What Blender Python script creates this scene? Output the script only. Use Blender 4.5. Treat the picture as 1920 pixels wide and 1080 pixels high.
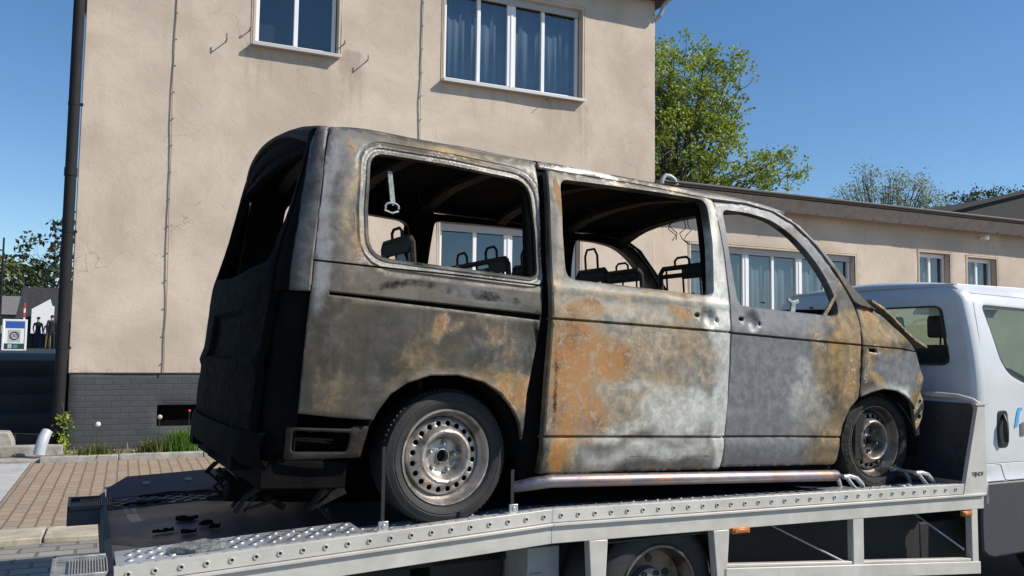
import bpy, bmesh, math, random
import numpy as np
from math import sin, cos, pi, radians as R
from mathutils import Vector, Matrix, geometry, noise

# ------------------------------------------------------------------ scene, camera, sky, sun
for o in list(bpy.data.objects): bpy.data.objects.remove(o)
SC = bpy.context.scene
COL = SC.collection
random.seed(7)

cam_data = bpy.data.cameras.new('camera'); cam_data.sensor_width = 36.0; cam_data.lens = 30.0
cam_data.clip_start = 0.05; cam_data.clip_end = 2000
cam = bpy.data.objects.new('camera', cam_data); COL.objects.link(cam); SC.camera = cam
f_, up_ = 1600.0, np.array([290., -21940., 1600.0]); up_ /= np.linalg.norm(up_)
a_ = 4500 - 960.0; t_ = -(a_*up_[0] + f_*up_[2]) / up_[1]
X_ = np.array([a_, t_, f_]); X_ /= np.linalg.norm(X_); Y_ = np.cross(up_, X_)
RW = np.array([X_, Y_, up_])                       # camera axes (right, down, forward) -> world
cr, cd, cf = RW @ [1, 0, 0], RW @ [0, 1, 0], RW @ [0, 0, 1]
cam.matrix_world = Matrix(((cr[0], -cd[0], -cf[0], 0), (cr[1], -cd[1], -cf[1], 0), (cr[2], -cd[2], -cf[2], 1.7), (0, 0, 0, 1)))

SUN_DIR = Vector((1.05, -0.71, 1.03)).normalized()
elev = math.asin(SUN_DIR.z); azim = math.atan2(SUN_DIR.x, SUN_DIR.y)
W = bpy.data.worlds.new('World'); SC.world = W; W.use_nodes = True
nt = W.node_tree; bg = nt.nodes['Background']
sky = nt.nodes.new('ShaderNodeTexSky'); sky.sky_type = 'NISHITA'; sky.sun_disc = False
sky.sun_elevation = elev; sky.sun_rotation = azim; sky.air_density = 1.0; sky.dust_density = 0.0; sky.ozone_density = 4.5
hs_ = nt.nodes.new('ShaderNodeHueSaturation'); hs_.inputs['Saturation'].default_value = 1.12
nt.links.new(sky.outputs[0], hs_.inputs['Color']); nt.links.new(hs_.outputs[0], bg.inputs[0]); bg.inputs[1].default_value = 0.118
sl = bpy.data.lights.new('sun', 'SUN'); sl.energy = 5.0; sl.angle = R(0.5); sl.color = (1.0, 0.935, 0.83)
so = bpy.data.objects.new('sun', sl); COL.objects.link(so)
so.rotation_euler = (-SUN_DIR).to_track_quat('-Z', 'Y').to_euler()
SC.view_settings.view_transform = 'Standard'; SC.view_settings.look = 'None'
SC.view_settings.exposure = 0.14; SC.view_settings.gamma = 1.0; SC.view_settings.use_curve_mapping = False

# ------------------------------------------------------------------ materials
def nodes_of(m):
    m.use_nodes = True; t = m.node_tree
    return t, t.nodes['Principled BSDF']
def mat(name, col, rough=.7, metal=0., var=.0, scale=8., bump=0., bscale=60., spec=.5, coat=0.):
    m = bpy.data.materials.new(name); t, b = nodes_of(m)
    b.inputs['Roughness'].default_value = rough; b.inputs['Metallic'].default_value = metal
    b.inputs['Specular IOR Level'].default_value = spec; b.inputs['Coat Weight'].default_value = coat
    b.inputs['Base Color'].default_value = (*col, 1)
    if var or bump:
        tc = t.nodes.new('ShaderNodeTexCoord')
    if var:
        n = t.nodes.new('ShaderNodeTexNoise'); n.inputs['Scale'].default_value = scale; n.inputs['Detail'].default_value = 8; n.inputs['Roughness'].default_value = .65
        t.links.new(tc.outputs['Object'], n.inputs['Vector'])
        r = t.nodes.new('ShaderNodeValToRGB'); r.color_ramp.elements[0].position = .3; r.color_ramp.elements[1].position = .7
        r.color_ramp.elements[0].color = (*[c*(1-var) for c in col], 1); r.color_ramp.elements[1].color = (*[min(1, c*(1+var)) for c in col], 1)
        t.links.new(n.outputs['Fac'], r.inputs[0]); t.links.new(r.outputs[0], b.inputs['Base Color'])
        mr = t.nodes.new('ShaderNodeMapRange'); mr.inputs['To Min'].default_value = max(0, rough-.12); mr.inputs['To Max'].default_value = min(1, rough+.12)
        t.links.new(n.outputs['Fac'], mr.inputs[0]); t.links.new(mr.outputs[0], b.inputs['Roughness'])
    if bump:
        n2 = t.nodes.new('ShaderNodeTexNoise'); n2.inputs['Scale'].default_value = bscale; n2.inputs['Detail'].default_value = 5
        t.links.new(tc.outputs['Object'], n2.inputs['Vector'])
        bp = t.nodes.new('ShaderNodeBump'); bp.inputs['Strength'].default_value = bump; bp.inputs['Distance'].default_value = .01
        t.links.new(n2.outputs['Fac'], bp.inputs['Height']); t.links.new(bp.outputs[0], b.inputs['Normal'])
    return m

class NT:
    """small node-graph helper"""
    def __init__(s, m): s.t, s.b = nodes_of(m); s.tc = s.t.nodes.new('ShaderNodeTexCoord')
    def link(s, a, b): s.t.links.new(a, b)
    def noise(s, scale, detail=6, rough=.6, dist=0., vec=None):
        n = s.t.nodes.new('ShaderNodeTexNoise'); n.inputs['Scale'].default_value = scale; n.inputs['Detail'].default_value = detail
        n.inputs['Roughness'].default_value = rough; n.inputs['Distortion'].default_value = dist
        s.link(vec or s.tc.outputs['Object'], n.inputs['Vector']); return n.outputs['Fac']
    def voro(s, scale, feature='F1', vec=None):
        n = s.t.nodes.new('ShaderNodeTexVoronoi'); n.inputs['Scale'].default_value = scale; n.feature = feature
        s.link(vec or s.tc.outputs['Object'], n.inputs['Vector']); return n.outputs['Distance']
    def mapping(s, sc=(1, 1, 1), rot=(0, 0, 0), loc=(0, 0, 0)):
        n = s.t.nodes.new('ShaderNodeMapping'); n.inputs['Scale'].default_value = sc; n.inputs['Rotation'].default_value = rot; n.inputs['Location'].default_value = loc
        s.link(s.tc.outputs['Object'], n.inputs['Vector']); return n.outputs[0]
    def attr(s, name):
        n = s.t.nodes.new('ShaderNodeAttribute'); n.attribute_name = name; return n.outputs['Fac']
    def m(s, op, a, b=0., c=None):
        n = s.t.nodes.new('ShaderNodeMath'); n.operation = op
        for i, v in enumerate((a, b, c)):
            if v is None: continue
            if isinstance(v, (int, float)): n.inputs[i].default_value = v
            else: s.link(v, n.inputs[i])
        return n.outputs[0]
    def rng(s, v, a, b, c=0., d=1.):
        n = s.t.nodes.new('ShaderNodeMapRange'); n.interpolation_type = 'SMOOTHSTEP'
        for i, x in enumerate((a, b, c, d)): n.inputs[i+1].default_value = x
        s.link(v, n.inputs[0]); return n.outputs[0]
    def mix(s, fac, a, b, mode='MIX'):
        n = s.t.nodes.new('ShaderNodeMix'); n.data_type = 'RGBA'; n.blend_type = mode
        for i, v in ((0, fac), (6, a), (7, b)):
            if isinstance(v, (int, float)): n.inputs[i].default_value = v
            elif isinstance(v, tuple): n.inputs[i].default_value = (*v, 1)
            else: s.link(v, n.inputs[i])
        return n.outputs[2]
    def bump(s, h, strength=.3, dist=.01):
        n = s.t.nodes.new('ShaderNodeBump'); n.inputs['Strength'].default_value = strength; n.inputs['Distance'].default_value = dist
        s.link(h, n.inputs['Height']); s.link(n.outputs[0], s.b.inputs['Normal'])

def burnt_material():
    m = bpy.data.materials.new('burnt_steel'); g = NT(m); b = g.b
    n1 = g.noise(5, 10, .7, .15); n2 = g.noise(20, 8, .68, .25); n3 = g.noise(75, 5, .75); n4 = g.noise(2.2, 6, .6, .3)
    wob = g.m('ADD', g.m('MULTIPLY', g.m('SUBTRACT', n1, .5), 1.0), g.m('MULTIPLY', g.m('SUBTRACT', n2, .5), .30))
    streak = g.noise(3., 7, .7, .2, g.mapping((9., 9., .9)))
    soft = g.m('MULTIPLY', g.m('SUBTRACT', g.noise(3.2, 7, .6), .5), .9)
    def msk(nm, lo=.38, hi=.62, w=None):
        return g.rng(g.m('ADD', g.attr(nm), w or wob), lo, hi)
    base = g.mix(g.rng(n1, .3, .7), (.034, .031, .024), (.082, .074, .060))
    base = g.mix(g.m('MULTIPLY', g.rng(n4, .42, .7), .42), base, (.095, .062, .030))
    base = g.mix(g.m('MULTIPLY', g.rng(streak, .5, .72), .45), base, (.022, .020, .018))
    pale = g.mix(g.rng(n2, .35, .7), (.122, .124, .130), (.185, .188, .196))
    col = g.mix(msk('pale', .25, .8), base, pale)
    tan = g.mix(g.rng(n2, .3, .7), (.17, .108, .038), (.34, .225, .085))
    col = g.mix(g.m('MULTIPLY', msk('ochre', .15, .85), .95), col, tan)
    rm_ = g.m('ADD', g.attr('rust'), wob)
    rust = g.mix(g.rng(rm_, .45, .85), (.25, .175, .08), (.36, .155, .032))
    rust = g.mix(g.rng(g.m('ADD', n1, g.m('MULTIPLY', n2, .5)), .72, .92), rust, (.12, .058, .026))
    rust = g.mix(g.rng(g.m('ADD', n4, g.m('MULTIPLY', n2, .25)), .68, .78), rust, (.17, .105, .07))
    rust = g.mix(g.rng(g.m('ADD', n2, g.m('MULTIPLY', n3, .3)), .62, .80), rust, (.36, .25, .15))
    col = g.mix(msk('rust', .30, .62), col, rust)
    col = g.mix(g.m('MULTIPLY', g.rng(streak, .55, .75), .3), col, (.07, .05, .035))
    ash = g.mix(g.rng(n2, .3, .75), (.35, .345, .305), (.62, .61, .565))
    col = g.mix(g.m('MULTIPLY', msk('ash', .18, 1.1, soft), g.m('SUBTRACT', 1., g.m('MULTIPLY', msk('rust', .3, .8), .8))), col, ash)
    iso = g.m('PINGPONG', g.m('ADD', g.m('MULTIPLY', n1, 7.), g.m('MULTIPLY', n2, 1.6)), .5)
    isl = g.m('MULTIPLY', g.rng(iso, .0, .07, 1., 0.), g.rng(g.m('ADD', g.m('MAXIMUM', g.attr('rust'), g.attr('ochre')), g.m('MULTIPLY', wob, .6)), .25, .5))
    col = g.mix(g.m('MULTIPLY', isl, .3), col, (.10, .065, .04))
    # heat-tint edges (thin blue-violet rims round the rust)
    rim = g.m('SUBTRACT', msk('rust', .22, .36), msk('rust', .36, .5))
    col = g.mix(g.m('MULTIPLY', rim, .3), col, (.10, .11, .12))
    # flaked primer crumbs
    fl = g.m('MULTIPLY', g.rng(g.m('ADD', g.attr('flake'), g.m('MULTIPLY', wob, 1.1)), .45, .6), g.rng(n3, .5, .62))
    col = g.mix(g.m('MULTIPLY', fl, .8), col, (.50, .47, .44))
    col = g.mix(msk('soot', .35, .7), col, (.0055, .0056, .0062))
    spk = g.rng(n3, .66, .72); col = g.mix(g.m('MULTIPLY', spk, .18), col, (.05, .03, .018))
    g.link(col, b.inputs['Base Color'])
    rg = g.m('ADD', g.rng(n2, .3, .7, .44, .64), g.m('MULTIPLY', g.m('MAXIMUM', msk('rust'), msk('soot', .35, .7)), .25))
    g.link(rg, b.inputs['Roughness'])
    sootm = msk('soot', .35, .7)
    g.link(g.m('MULTIPLY', g.m('MULTIPLY', g.m('SUBTRACT', 1., msk('rust')), g.m('SUBTRACT', 1., sootm)), .25), b.inputs['Metallic'])
    g.link(g.m('SUBTRACT', .5, g.m('MULTIPLY', sootm, .47)), b.inputs['Specular IOR Level'])
    g.bump(g.m('ADD', g.m('MULTIPLY', n2, .6), g.m('ADD', g.m('MULTIPLY', n3, .35), g.m('MULTIPLY', g.m('MULTIPLY', n2, msk('rust')), .8))), .34, .005)
    return m

M = {}
M['burnt'] = burnt_material()
M['soot'] = mat('soot_black_steel', (.0042, .0041, .0042), .9, 0, .6, 9, .35, 60, spec=.1)
M['soot2'] = mat('scorched_brown_steel', (.020, .016, .013), .7, .1, .6, 14, .3, 60, spec=.3)
M['rusty'] = mat('rusted_bracket_steel', (.26, .19, .12), .7, .1, .6, 20, .5, 60)
M['tanned'] = mat('tan_scorched_steel', (.30, .235, .15), .7, .1, .5, 25, .5, 60)
M['seat'] = mat('burnt_seat_steel', (.03, .02, .015), .7, .2, .7, 25, .2, 60)
M['greybar'] = mat('bare_grey_steel', (.32, .33, .32), .5, .5, .4, 25, .2, 60)
M['rubber'] = mat('tyre_rubber', (.022, .022, .022), .72, 0, .35, 18, .25, 120)
M['rubber_burnt'] = mat('burnt_tyre_rubber', (.014, .013, .012), .85, 0, .6, 25, .9, 45)
def rim_material(dark):
    m = bpy.data.materials.new('scorched_wheel_steel' if dark else 'bare_wheel_steel'); g = NT(m)
    n1 = g.noise(9, 7, .65, .6); n2 = g.noise(45, 5, .7)
    a, c = ((.07, .062, .054), (.22, .20, .18)) if dark else ((.20, .175, .15), (.52, .48, .44))
    col = g.mix(g.rng(n1, .3, .62), a, c)
    col = g.mix(g.m('MULTIPLY', g.rng(n2, .6, .7), .6), col, (.10, .05, .025))
    g.link(col, g.b.inputs['Base Color']); g.b.inputs['Metallic'].default_value = .75
    g.link(g.rng(n1, .3, .7, .34, .52), g.b.inputs['Roughness']); g.bump(n2, .25, .004)
    return m
M['rim'] = rim_material(False); M['rim_dark'] = rim_material(True)
def alu_material(name, a, c, metal, rough, grime=.5):
    m = bpy.data.materials.new(name); g = NT(m)
    n1 = g.noise(3.5, 8, .7, .4); n2 = g.noise(1., 6, .7, 0, g.mapping((2., 30., 30.)))
    col = g.mix(g.rng(n1, .3, .7), a, c)
    col = g.mix(g.m('MULTIPLY', g.rng(n2, .55, .7), grime), col, tuple(x*.55 for x in a))
    g.link(col, g.b.inputs['Base Color']); g.b.inputs['Metallic'].default_value = metal
    g.link(g.rng(n1, .3, .7, rough-.08, rough+.1), g.b.inputs['Roughness']); g.bump(n2, .1, .003)
    return m
M['alu'] = alu_material('brushed_aluminium', (.47, .445, .40), (.58, .555, .505), .15, .5, .3)
M['deck'] = alu_material('sooty_deck_aluminium', (.034, .035, .044), (.085, .087, .105), .3, .5, .5)
def deck_bump():
    m = M['deck']; t = m.node_tree; b = t.nodes['Principled BSDF']; tc = t.nodes.new('ShaderNodeTexCoord'); br = t.nodes.new('ShaderNodeTexBrick')
    br.inputs['Scale'].default_value = 1.; br.inputs['Brick Width'].default_value = .06; br.inputs['Row Height'].default_value = .022; br.inputs['Mortar Size'].default_value = .004
    t.links.new(tc.outputs['Object'], br.inputs['Vector']); bp = t.nodes.new('ShaderNodeBump'); bp.inputs['Strength'].default_value = .9; bp.inputs['Distance'].default_value = .006
    t.links.new(br.outputs['Fac'], bp.inputs['Height']); t.links.new(bp.outputs[0], b.inputs['Normal'])
deck_bump()
M['deck_edge'] = alu_material('deck_edge_aluminium', (.30, .31, .33), (.45, .46, .48), .4, .5, .5)
M['galv'] = mat('galvanised_steel', (.5, .5, .5), .38, .7, .25, 20)
M['black'] = mat('black_plastic', (.015, .015, .017), .5, 0, .2, 20)
M['dark'] = mat('dark_underbody', (.012, .012, .013), .7, 0, .4, 12)
M['cladding'] = mat('grey_bumper_plastic', (.045, .048, .055), .55, 0, .1, 20, .1, 200)
M['white_paint'] = mat('white_paint', (.60, .61, .615), .38, 0, .07, 2.5, spec=.4, coat=.1)
M['panelblack'] = mat('black_quilted_panel', (.06, .064, .072), .42, .2, .2, 10)
M['amber'] = mat('amber_plastic', (.45, .14, .03), .3)
M['blue'] = mat('blue_lettering', (.08, .38, .72), .4)
M['textgrey'] = mat('grey_lettering', (.12, .12, .13), .5)
M['chrome'] = None
def chrome():
    m = bpy.data.materials.new('heat_tinted_tube'); g = NT(m)
    w = g.noise(2.6, 3, .6, 0, g.mapping((1., .1, .1)))
    r = g.t.nodes.new('ShaderNodeValToRGB'); e = r.color_ramp.elements
    e[0].position = .25; e[0].color = (.28, .19, .13, 1); e[1].position = .8; e[1].color = (.34, .22, .14, 1)
    for p, c in ((.4, (.34, .24, .19)), (.5, (.24, .21, .25)), (.6, (.30, .27, .26)), (.7, (.30, .20, .19))):
        x = e.new(p); x.color = (*c, 1)
    g.link(w, r.inputs[0]); g.link(r.outputs[0], g.b.inputs['Base Color'])
    g.b.inputs['Metallic'].default_value = .9; n = g.noise(30, 6, .7); g.link(g.rng(n, .3, .7, .34, .6), g.b.inputs['Roughness'])
    return m
M['chrome'] = chrome()

def plaster():
    m = bpy.data.materials.new('beige_roughcast_render'); g = NT(m)
    n1 = g.noise(.7, 8, .6, .5); n2 = g.noise(4, 6, .65, 1.); n3 = g.noise(38, 4, .6); st = g.noise(1., 6, .65, .4, g.mapping((2.6, 2.6, .22)))
    col = g.mix(g.rng(n1, .3, .7), (.485, .40, .32), (.635, .53, .43))
    col = g.mix(g.m('MULTIPLY', g.rng(n2, .5, .75), .35), col, (.48, .395, .32))
    col = g.mix(g.m('MULTIPLY', g.rng(st, .56, .74), .35), col, (.37, .31, .25))
    crack = g.t.nodes.new('ShaderNodeTexVoronoi'); crack.feature = 'DISTANCE_TO_EDGE'; crack.inputs['Scale'].default_value = .55
    mp = g.mapping(); nz = g.t.nodes.new('ShaderNodeTexNoise'); nz.inputs['Scale'].default_value = 2.2; nz.inputs['Detail'].default_value = 6; g.link(mp, nz.inputs['Vector'])
    vv = g.t.nodes.new('ShaderNodeVectorMath'); vv.operation = 'MULTIPLY_ADD'; vv.inputs[1].default_value = (.9, .9, .9); g.link(nz.outputs['Color'], vv.inputs[0]); g.link(mp, vv.inputs[2])
    g.link(vv.outputs[0], crack.inputs['Vector'])
    ck = g.m('MULTIPLY', g.rng(crack.outputs['Distance'], .0, .007, 1., 0.), g.rng(g.noise(.8, 3), .5, .6))
    col = g.mix(g.m('MULTIPLY', ck, .45), col, (.22, .17, .13))
    drip = g.rng(g.m('ADD', g.attr('soot'), g.m('MULTIPLY', g.m('SUBTRACT', g.noise(1., 6, .7, .2, g.mapping((7., 7., .5))), .5), 1.3)), .30, .85)
    col = g.mix(g.m('MULTIPLY', drip, .5), col, (.27, .215, .165))
    sp = g.rng(g.noise(14, 2, .5), .74, .78); col = g.mix(g.m('MULTIPLY', sp, .5), col, (.25, .2, .16))
    g.link(col, g.b.inputs['Base Color']); g.b.inputs['Roughness'].default_value = .9; g.b.inputs['Specular IOR Level'].default_value = .2
    g.bump(g.m('ADD', g.m('MULTIPLY', n3, .5), n2), .30, .02)
    return m
M['plaster'] = plaster()
def brick_mat(name, c1, c2, mortar, bw, bh, ms=.012, rot=(0, 0, 0), bump=.5, blotch=.3, rough=.85, shift=(0, 0, 0)):
    m = bpy.data.materials.new(name); g = NT(m)
    br = g.t.nodes.new('ShaderNodeTexBrick'); br.inputs['Scale'].default_value = 1.; br.inputs['Brick Width'].default_value = bw; br.inputs['Row Height'].default_value = bh
    br.inputs['Mortar Size'].default_value = ms; br.inputs['Mortar Smooth'].default_value = .3; br.inputs['Color1'].default_value = (*c1, 1); br.inputs['Color2'].default_value = (*c2, 1); br.inputs['Mortar'].default_value = (*mortar, 1)
    br.inputs['Bias'].default_value = -.1
    mp = g.mapping(rot=rot, loc=shift); nz = g.noise(3., 4)
    vv = g.t.nodes.new('ShaderNodeVectorMath'); vv.operation = 'MULTIPLY_ADD'; vv.inputs[1].default_value = (.02, .02, .02)
    n0 = g.t.nodes.new('ShaderNodeTexNoise'); n0.inputs['Scale'].default_value = 3.; g.link(mp, n0.inputs['Vector']); g.link(n0.outputs['Color'], vv.inputs[0]); g.link(mp, vv.inputs[2])
    g.link(vv.outputs[0], br.inputs['Vector'])
    n1 = g.noise(1.3, 7, .65, .5); n2 = g.noise(25, 5, .7)
    col = g.mix(g.m('MULTIPLY', g.rng(n1, .45, .75), blotch), br.outputs['Color'], tuple(min(1, x*1.5) for x in mortar) if blotch > .25 else mortar)
    col = g.mix(g.m('MULTIPLY', g.rng(n2, .5, .7), .35), col, tuple(x*.6 for x in c1))
    g.link(col, g.b.inputs['Base Color']); g.b.inputs['Roughness'].default_value = rough
    g.bump(g.m('ADD', g.m('MULTIPLY', br.outputs['Fac'], -1.), g.m('MULTIPLY', n2, .35)), bump, .01)
    return m
M['plinth'] = brick_mat('dark_painted_brick', (.058, .060, .067), (.072, .074, .082), (.052, .054, .060), .24, .085, .008, (R(90), 0, 0), .7, .2, .6)
M['pavers'] = brick_mat('red_brown_pavers', (.31, .225, .165), (.37, .275, .20), (.17, .145, .10), .22, .125, .012, (0, 0, R(90)), .7, .35)
M['greypavers'] = brick_mat('grey_pavers', (.22, .21, .19), (.30, .285, .25), (.13, .125, .10), .26, .17, .015, (0, 0, 0), .6, .3)
M['stone'] = mat('worn_sandstone_slabs', (.42, .37, .28), .9, 0, .4, 4, .8, 14)
M['kerb'] = mat('worn_concrete_kerb', (.36, .33, .29), .9, 0, .35, 6, .5, 40)
M['concrete'] = mat('pale_concrete', (.42, .41, .40), .9, 0, .2, 5, .4, 40)
M['asphalt'] = mat('grey_asphalt', (.13, .127, .118), .9, 0, .3, 3, .5, 80)
M['soil'] = mat('dry_soil', (.16, .13, .09), .95, 0, .5, 6, .8, 30)
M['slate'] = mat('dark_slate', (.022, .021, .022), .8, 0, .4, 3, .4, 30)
M['winframe'] = mat('white_window_plastic', (.82, .82, .82), .35)
M['curtain'] = mat('grey_curtain', (.10, .135, .16), .9, 0, .12, 5)
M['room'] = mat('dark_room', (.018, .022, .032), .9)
M['fascia'] = mat('grey_brown_fascia', (.36, .30, .25), .7, 0, .2, 6)
M['rooftar'] = mat('roofing_felt', (.16, .15, .145), .8, 0, .2, 6)
M['darkroof'] = mat('dark_roof_tiles', (.03, .027, .027), .8, 0, .4, 4, .5, 10)
M['sillmetal'] = mat('dull_sill_metal', (.50, .48, .46), .5, .3)
M['pipe'] = mat('dark_downpipe', (.004, .004, .006), .8, .0, .2, 5)
M['pipegrey'] = mat('grey_plastic_pipe', (.40, .42, .44), .45, 0, .15, 10)
M['cable'] = mat('painted_cable', (.33, .28, .23), .7)
M['signwhite'] = mat('white_sign', (.85, .86, .88), .5)
M['signblue'] = mat('blue_sign_panel', (.04, .11, .42), .5)
M['signgrey'] = mat('pale_grey_sign', (.50, .50, .50), .6)
M['signgreen'] = mat('dark_green_panel', (.03, .06, .05), .6)
M['teal'] = mat('teal_sticker', (.05, .3, .26), .6)
M['red'] = mat('signal_red', (.6, .06, .05), .6)
M['skin'] = mat('skin', (.45, .28, .2), .6)
M['cloth1'] = mat('dark_navy_cloth', (.012, .014, .025), .9, 0, .3, 20)
M['cloth2'] = mat('blue_denim', (.02, .03, .09), .9, 0, .3, 20)
M['cloth3'] = mat('khaki_cloth', (.16, .12, .05), .9, 0, .3, 20)
M['hair'] = mat('dark_hair', (.02, .015, .012), .8)
M['bark'] = mat('tree_bark', (.10, .085, .065), .9, 0, .4, 12, .6, 20)
M['mirrorglass'] = mat('dark_window_glass', (.02, .022, .024), .05, 0, 0)
def glass(name, tint, refl):
    m = bpy.data.materials.new(name); m.use_nodes = True; t = m.node_tree; t.nodes.clear()
    o = t.nodes.new('ShaderNodeOutputMaterial'); mx = t.nodes.new('ShaderNodeMixShader'); tr = t.nodes.new('ShaderNodeBsdfTransparent'); gl = t.nodes.new('ShaderNodeBsdfGlossy')
    tr.inputs[0].default_value = (*tint, 1); gl.inputs['Roughness'].default_value = .02; mx.inputs[0].default_value = refl
    t.links.new(tr.outputs[0], mx.inputs[1]); t.links.new(gl.outputs[0], mx.inputs[2]); t.links.new(mx.outputs[0], o.inputs[0]); return m
M['glass'] = glass('window_glass', (.75, .8, .85), .16)
M['cabglass'] = glass('tinted_cab_glass', (.72, .80, .74), .07)
def leaf_mat(name, a, b_, trans=.35):
    m = bpy.data.materials.new(name); g = NT(m)
    at = g.attr('tone'); col = g.mix(at, a, b_)
    g.link(col, g.b.inputs['Base Color']); g.b.inputs['Roughness'].default_value = .55
    t = g.t; tl = t.nodes.new('ShaderNodeBsdfTranslucent'); g.link(col, tl.inputs[0]); mx = t.nodes.new('ShaderNodeMixShader'); mx.inputs[0].default_value = trans
    out = [n for n in t.nodes if n.type == 'OUTPUT_MATERIAL'][0]
    g.link(g.b.outputs[0], mx.inputs[1]); g.link(tl.outputs[0], mx.inputs[2]); g.link(mx.outputs[0], out.inputs[0]); return m
M['leaf'] = leaf_mat('spring_maple_leaves', (.10, .155, .02), (.42, .50, .06))
M['leafdark'] = leaf_mat('dark_tree_leaves', (.018, .03, .012), (.07, .10, .03))
M['leafolive'] = leaf_mat('olive_leaves', (.06, .075, .02), (.17, .19, .06))
M['leafpale'] = leaf_mat('pale_twiggy_leaves', (.16, .19, .08), (.36, .38, .18))
M['grass'] = leaf_mat('grass_blades', (.05, .12, .015), (.20, .38, .05))
M['weed'] = leaf_mat('weed_leaves', (.06, .08, .02), (.22, .24, .07))

# ------------------------------------------------------------------ mesh helpers
def link(o, parent=None):
    COL.objects.link(o)
    if parent is not None: o.parent = parent
    return o
def thing(name, label, cat, loc=(0, 0, 0), rot=(0, 0, 0), group=None, mw=None):
    o = bpy.data.objects.new(name, None); o.empty_display_size = .2; COL.objects.link(o)
    if mw is not None: o.matrix_world = mw
    else: o.location = loc; o.rotation_euler = rot
    o['label'] = label; o['category'] = cat
    if group: o['group'] = group
    return o
def tag(o, label, cat, group=None):
    o['label'] = label; o['category'] = cat
    if group: o['group'] = group
    return o
class MB:
    def __init__(s): s.bm = bmesh.new(); s.mi = 0
    def face(s, vs):
        try: f = s.bm.faces.new(vs); f.material_index = s.mi; return f
        except ValueError: return None
    def box(s, x0, x1, y0, y1, z0, z1, mtx=None):
        P = [(x, y, z) for z in (z0, z1) for y in (y0, y1) for x in (x0, x1)]
        v = [s.bm.verts.new(mtx @ Vector(p) if mtx else p) for p in P]
        for q in ((0, 2, 3, 1), (4, 5, 7, 6), (0, 1, 5, 4), (2, 6, 7, 3), (0, 4, 6, 2), (1, 3, 7, 5)): s.face([v[i] for i in q])
        return s
    def prism(s, poly, axis, a, b, mtx=None):
        """poly 2D extruded along axis ('x','y','z') from a to b; callables allowed for a and b"""
        def P(p, t):
            q = {'x': (t, p[0], p[1]), 'y': (p[0], t, p[1]), 'z': (p[0], p[1], t)}[axis]
            return mtx @ Vector(q) if mtx else q
        A = [s.bm.verts.new(P(p, a(p) if callable(a) else a)) for p in poly]; B = [s.bm.verts.new(P(p, b(p) if callable(b) else b)) for p in poly]
        n = len(poly); s.face(A); s.face(B[::-1])
        for i in range(n): s.face([A[i], B[i], B[(i+1) % n], A[(i+1) % n]])
        return s
    def tube(s, pts, r, n=8, cap=True):
        pts = [Vector(p) for p in pts]; rings = []; prev = None
        for i, p in enumerate(pts):
            d = (pts[min(i+1, len(pts)-1)] - pts[max(i-1, 0)]).normalized()
            if prev is None: u = d.orthogonal().normalized()
            else: u = (prev - d*prev.dot(d)); u = u.normalized() if u.length > 1e-6 else d.orthogonal().normalized()
            prev = u; w = d.cross(u); rr = r[i] if isinstance(r, (list, tuple)) else r
            rings.append([s.bm.verts.new(p + (u*cos(2*pi*k/n) + w*sin(2*pi*k/n))*rr) for k in range(n)])
        for a, b in zip(rings, rings[1:]):
            for k in range(n): s.face([a[k], a[(k+1) % n], b[(k+1) % n], b[k]])
        if cap: s.face(rings[0][::-1]); s.face(rings[-1])
        return s
    def lathe(s, prof, c=(0, 0, 0), n=48, closed=False, mtx=None):
        """profile (radius, y) spun round the y axis"""
        rings = []
        for r, y in prof:
            rings.append([s.bm.verts.new((mtx @ Vector((r*cos(2*pi*k/n), y, r*sin(2*pi*k/n))) if mtx else Vector((r*cos(2*pi*k/n), y, r*sin(2*pi*k/n)))) + Vector(c)) for k in range(n)])
        pr = list(zip(rings, rings[1:])) + ([(rings[-1], rings[0])] if closed else [])
        for a, b in pr:
            for k in range(n): s.face([a[k], b[k], b[(k+1) % n], a[(k+1) % n]])
        return s
    def grid(s, fn, nu, nv):
        V = [[s.bm.verts.new(fn(i/nu, j/nv)) for j in range(nv+1)] for i in range(nu+1)]
        for i in range(nu):
            for j in range(nv): s.face([V[i][j], V[i+1][j], V[i+1][j+1], V[i][j+1]])
        return s
    def build(s, name, mats, parent=None, bevel=0., smooth=True, solid=0., recalc=True):
        if recalc: bmesh.ops.recalc_face_normals(s.bm, faces=s.bm.faces)
        me = bpy.data.meshes.new(name); s.bm.to_mesh(me); s.bm.free()
        for m in (mats if isinstance(mats, (list, tuple)) else [mats]): me.materials.append(m)
        o = bpy.data.objects.new(name, me); link(o, parent)
        if smooth:
            me.polygons.foreach_set('use_smooth', [True]*len(me.polygons))
            try: me.set_sharp_from_angle(angle=R(38))
            except Exception: pass
        if solid: md = o.modifiers.new('solid', 'SOLIDIFY'); md.thickness = solid; md.offset = 0
        if bevel: md = o.modifiers.new('bevel', 'BEVEL'); md.width = bevel; md.segments = 2; md.limit_method = 'ANGLE'; md.angle_limit = R(40)
        return o

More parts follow.
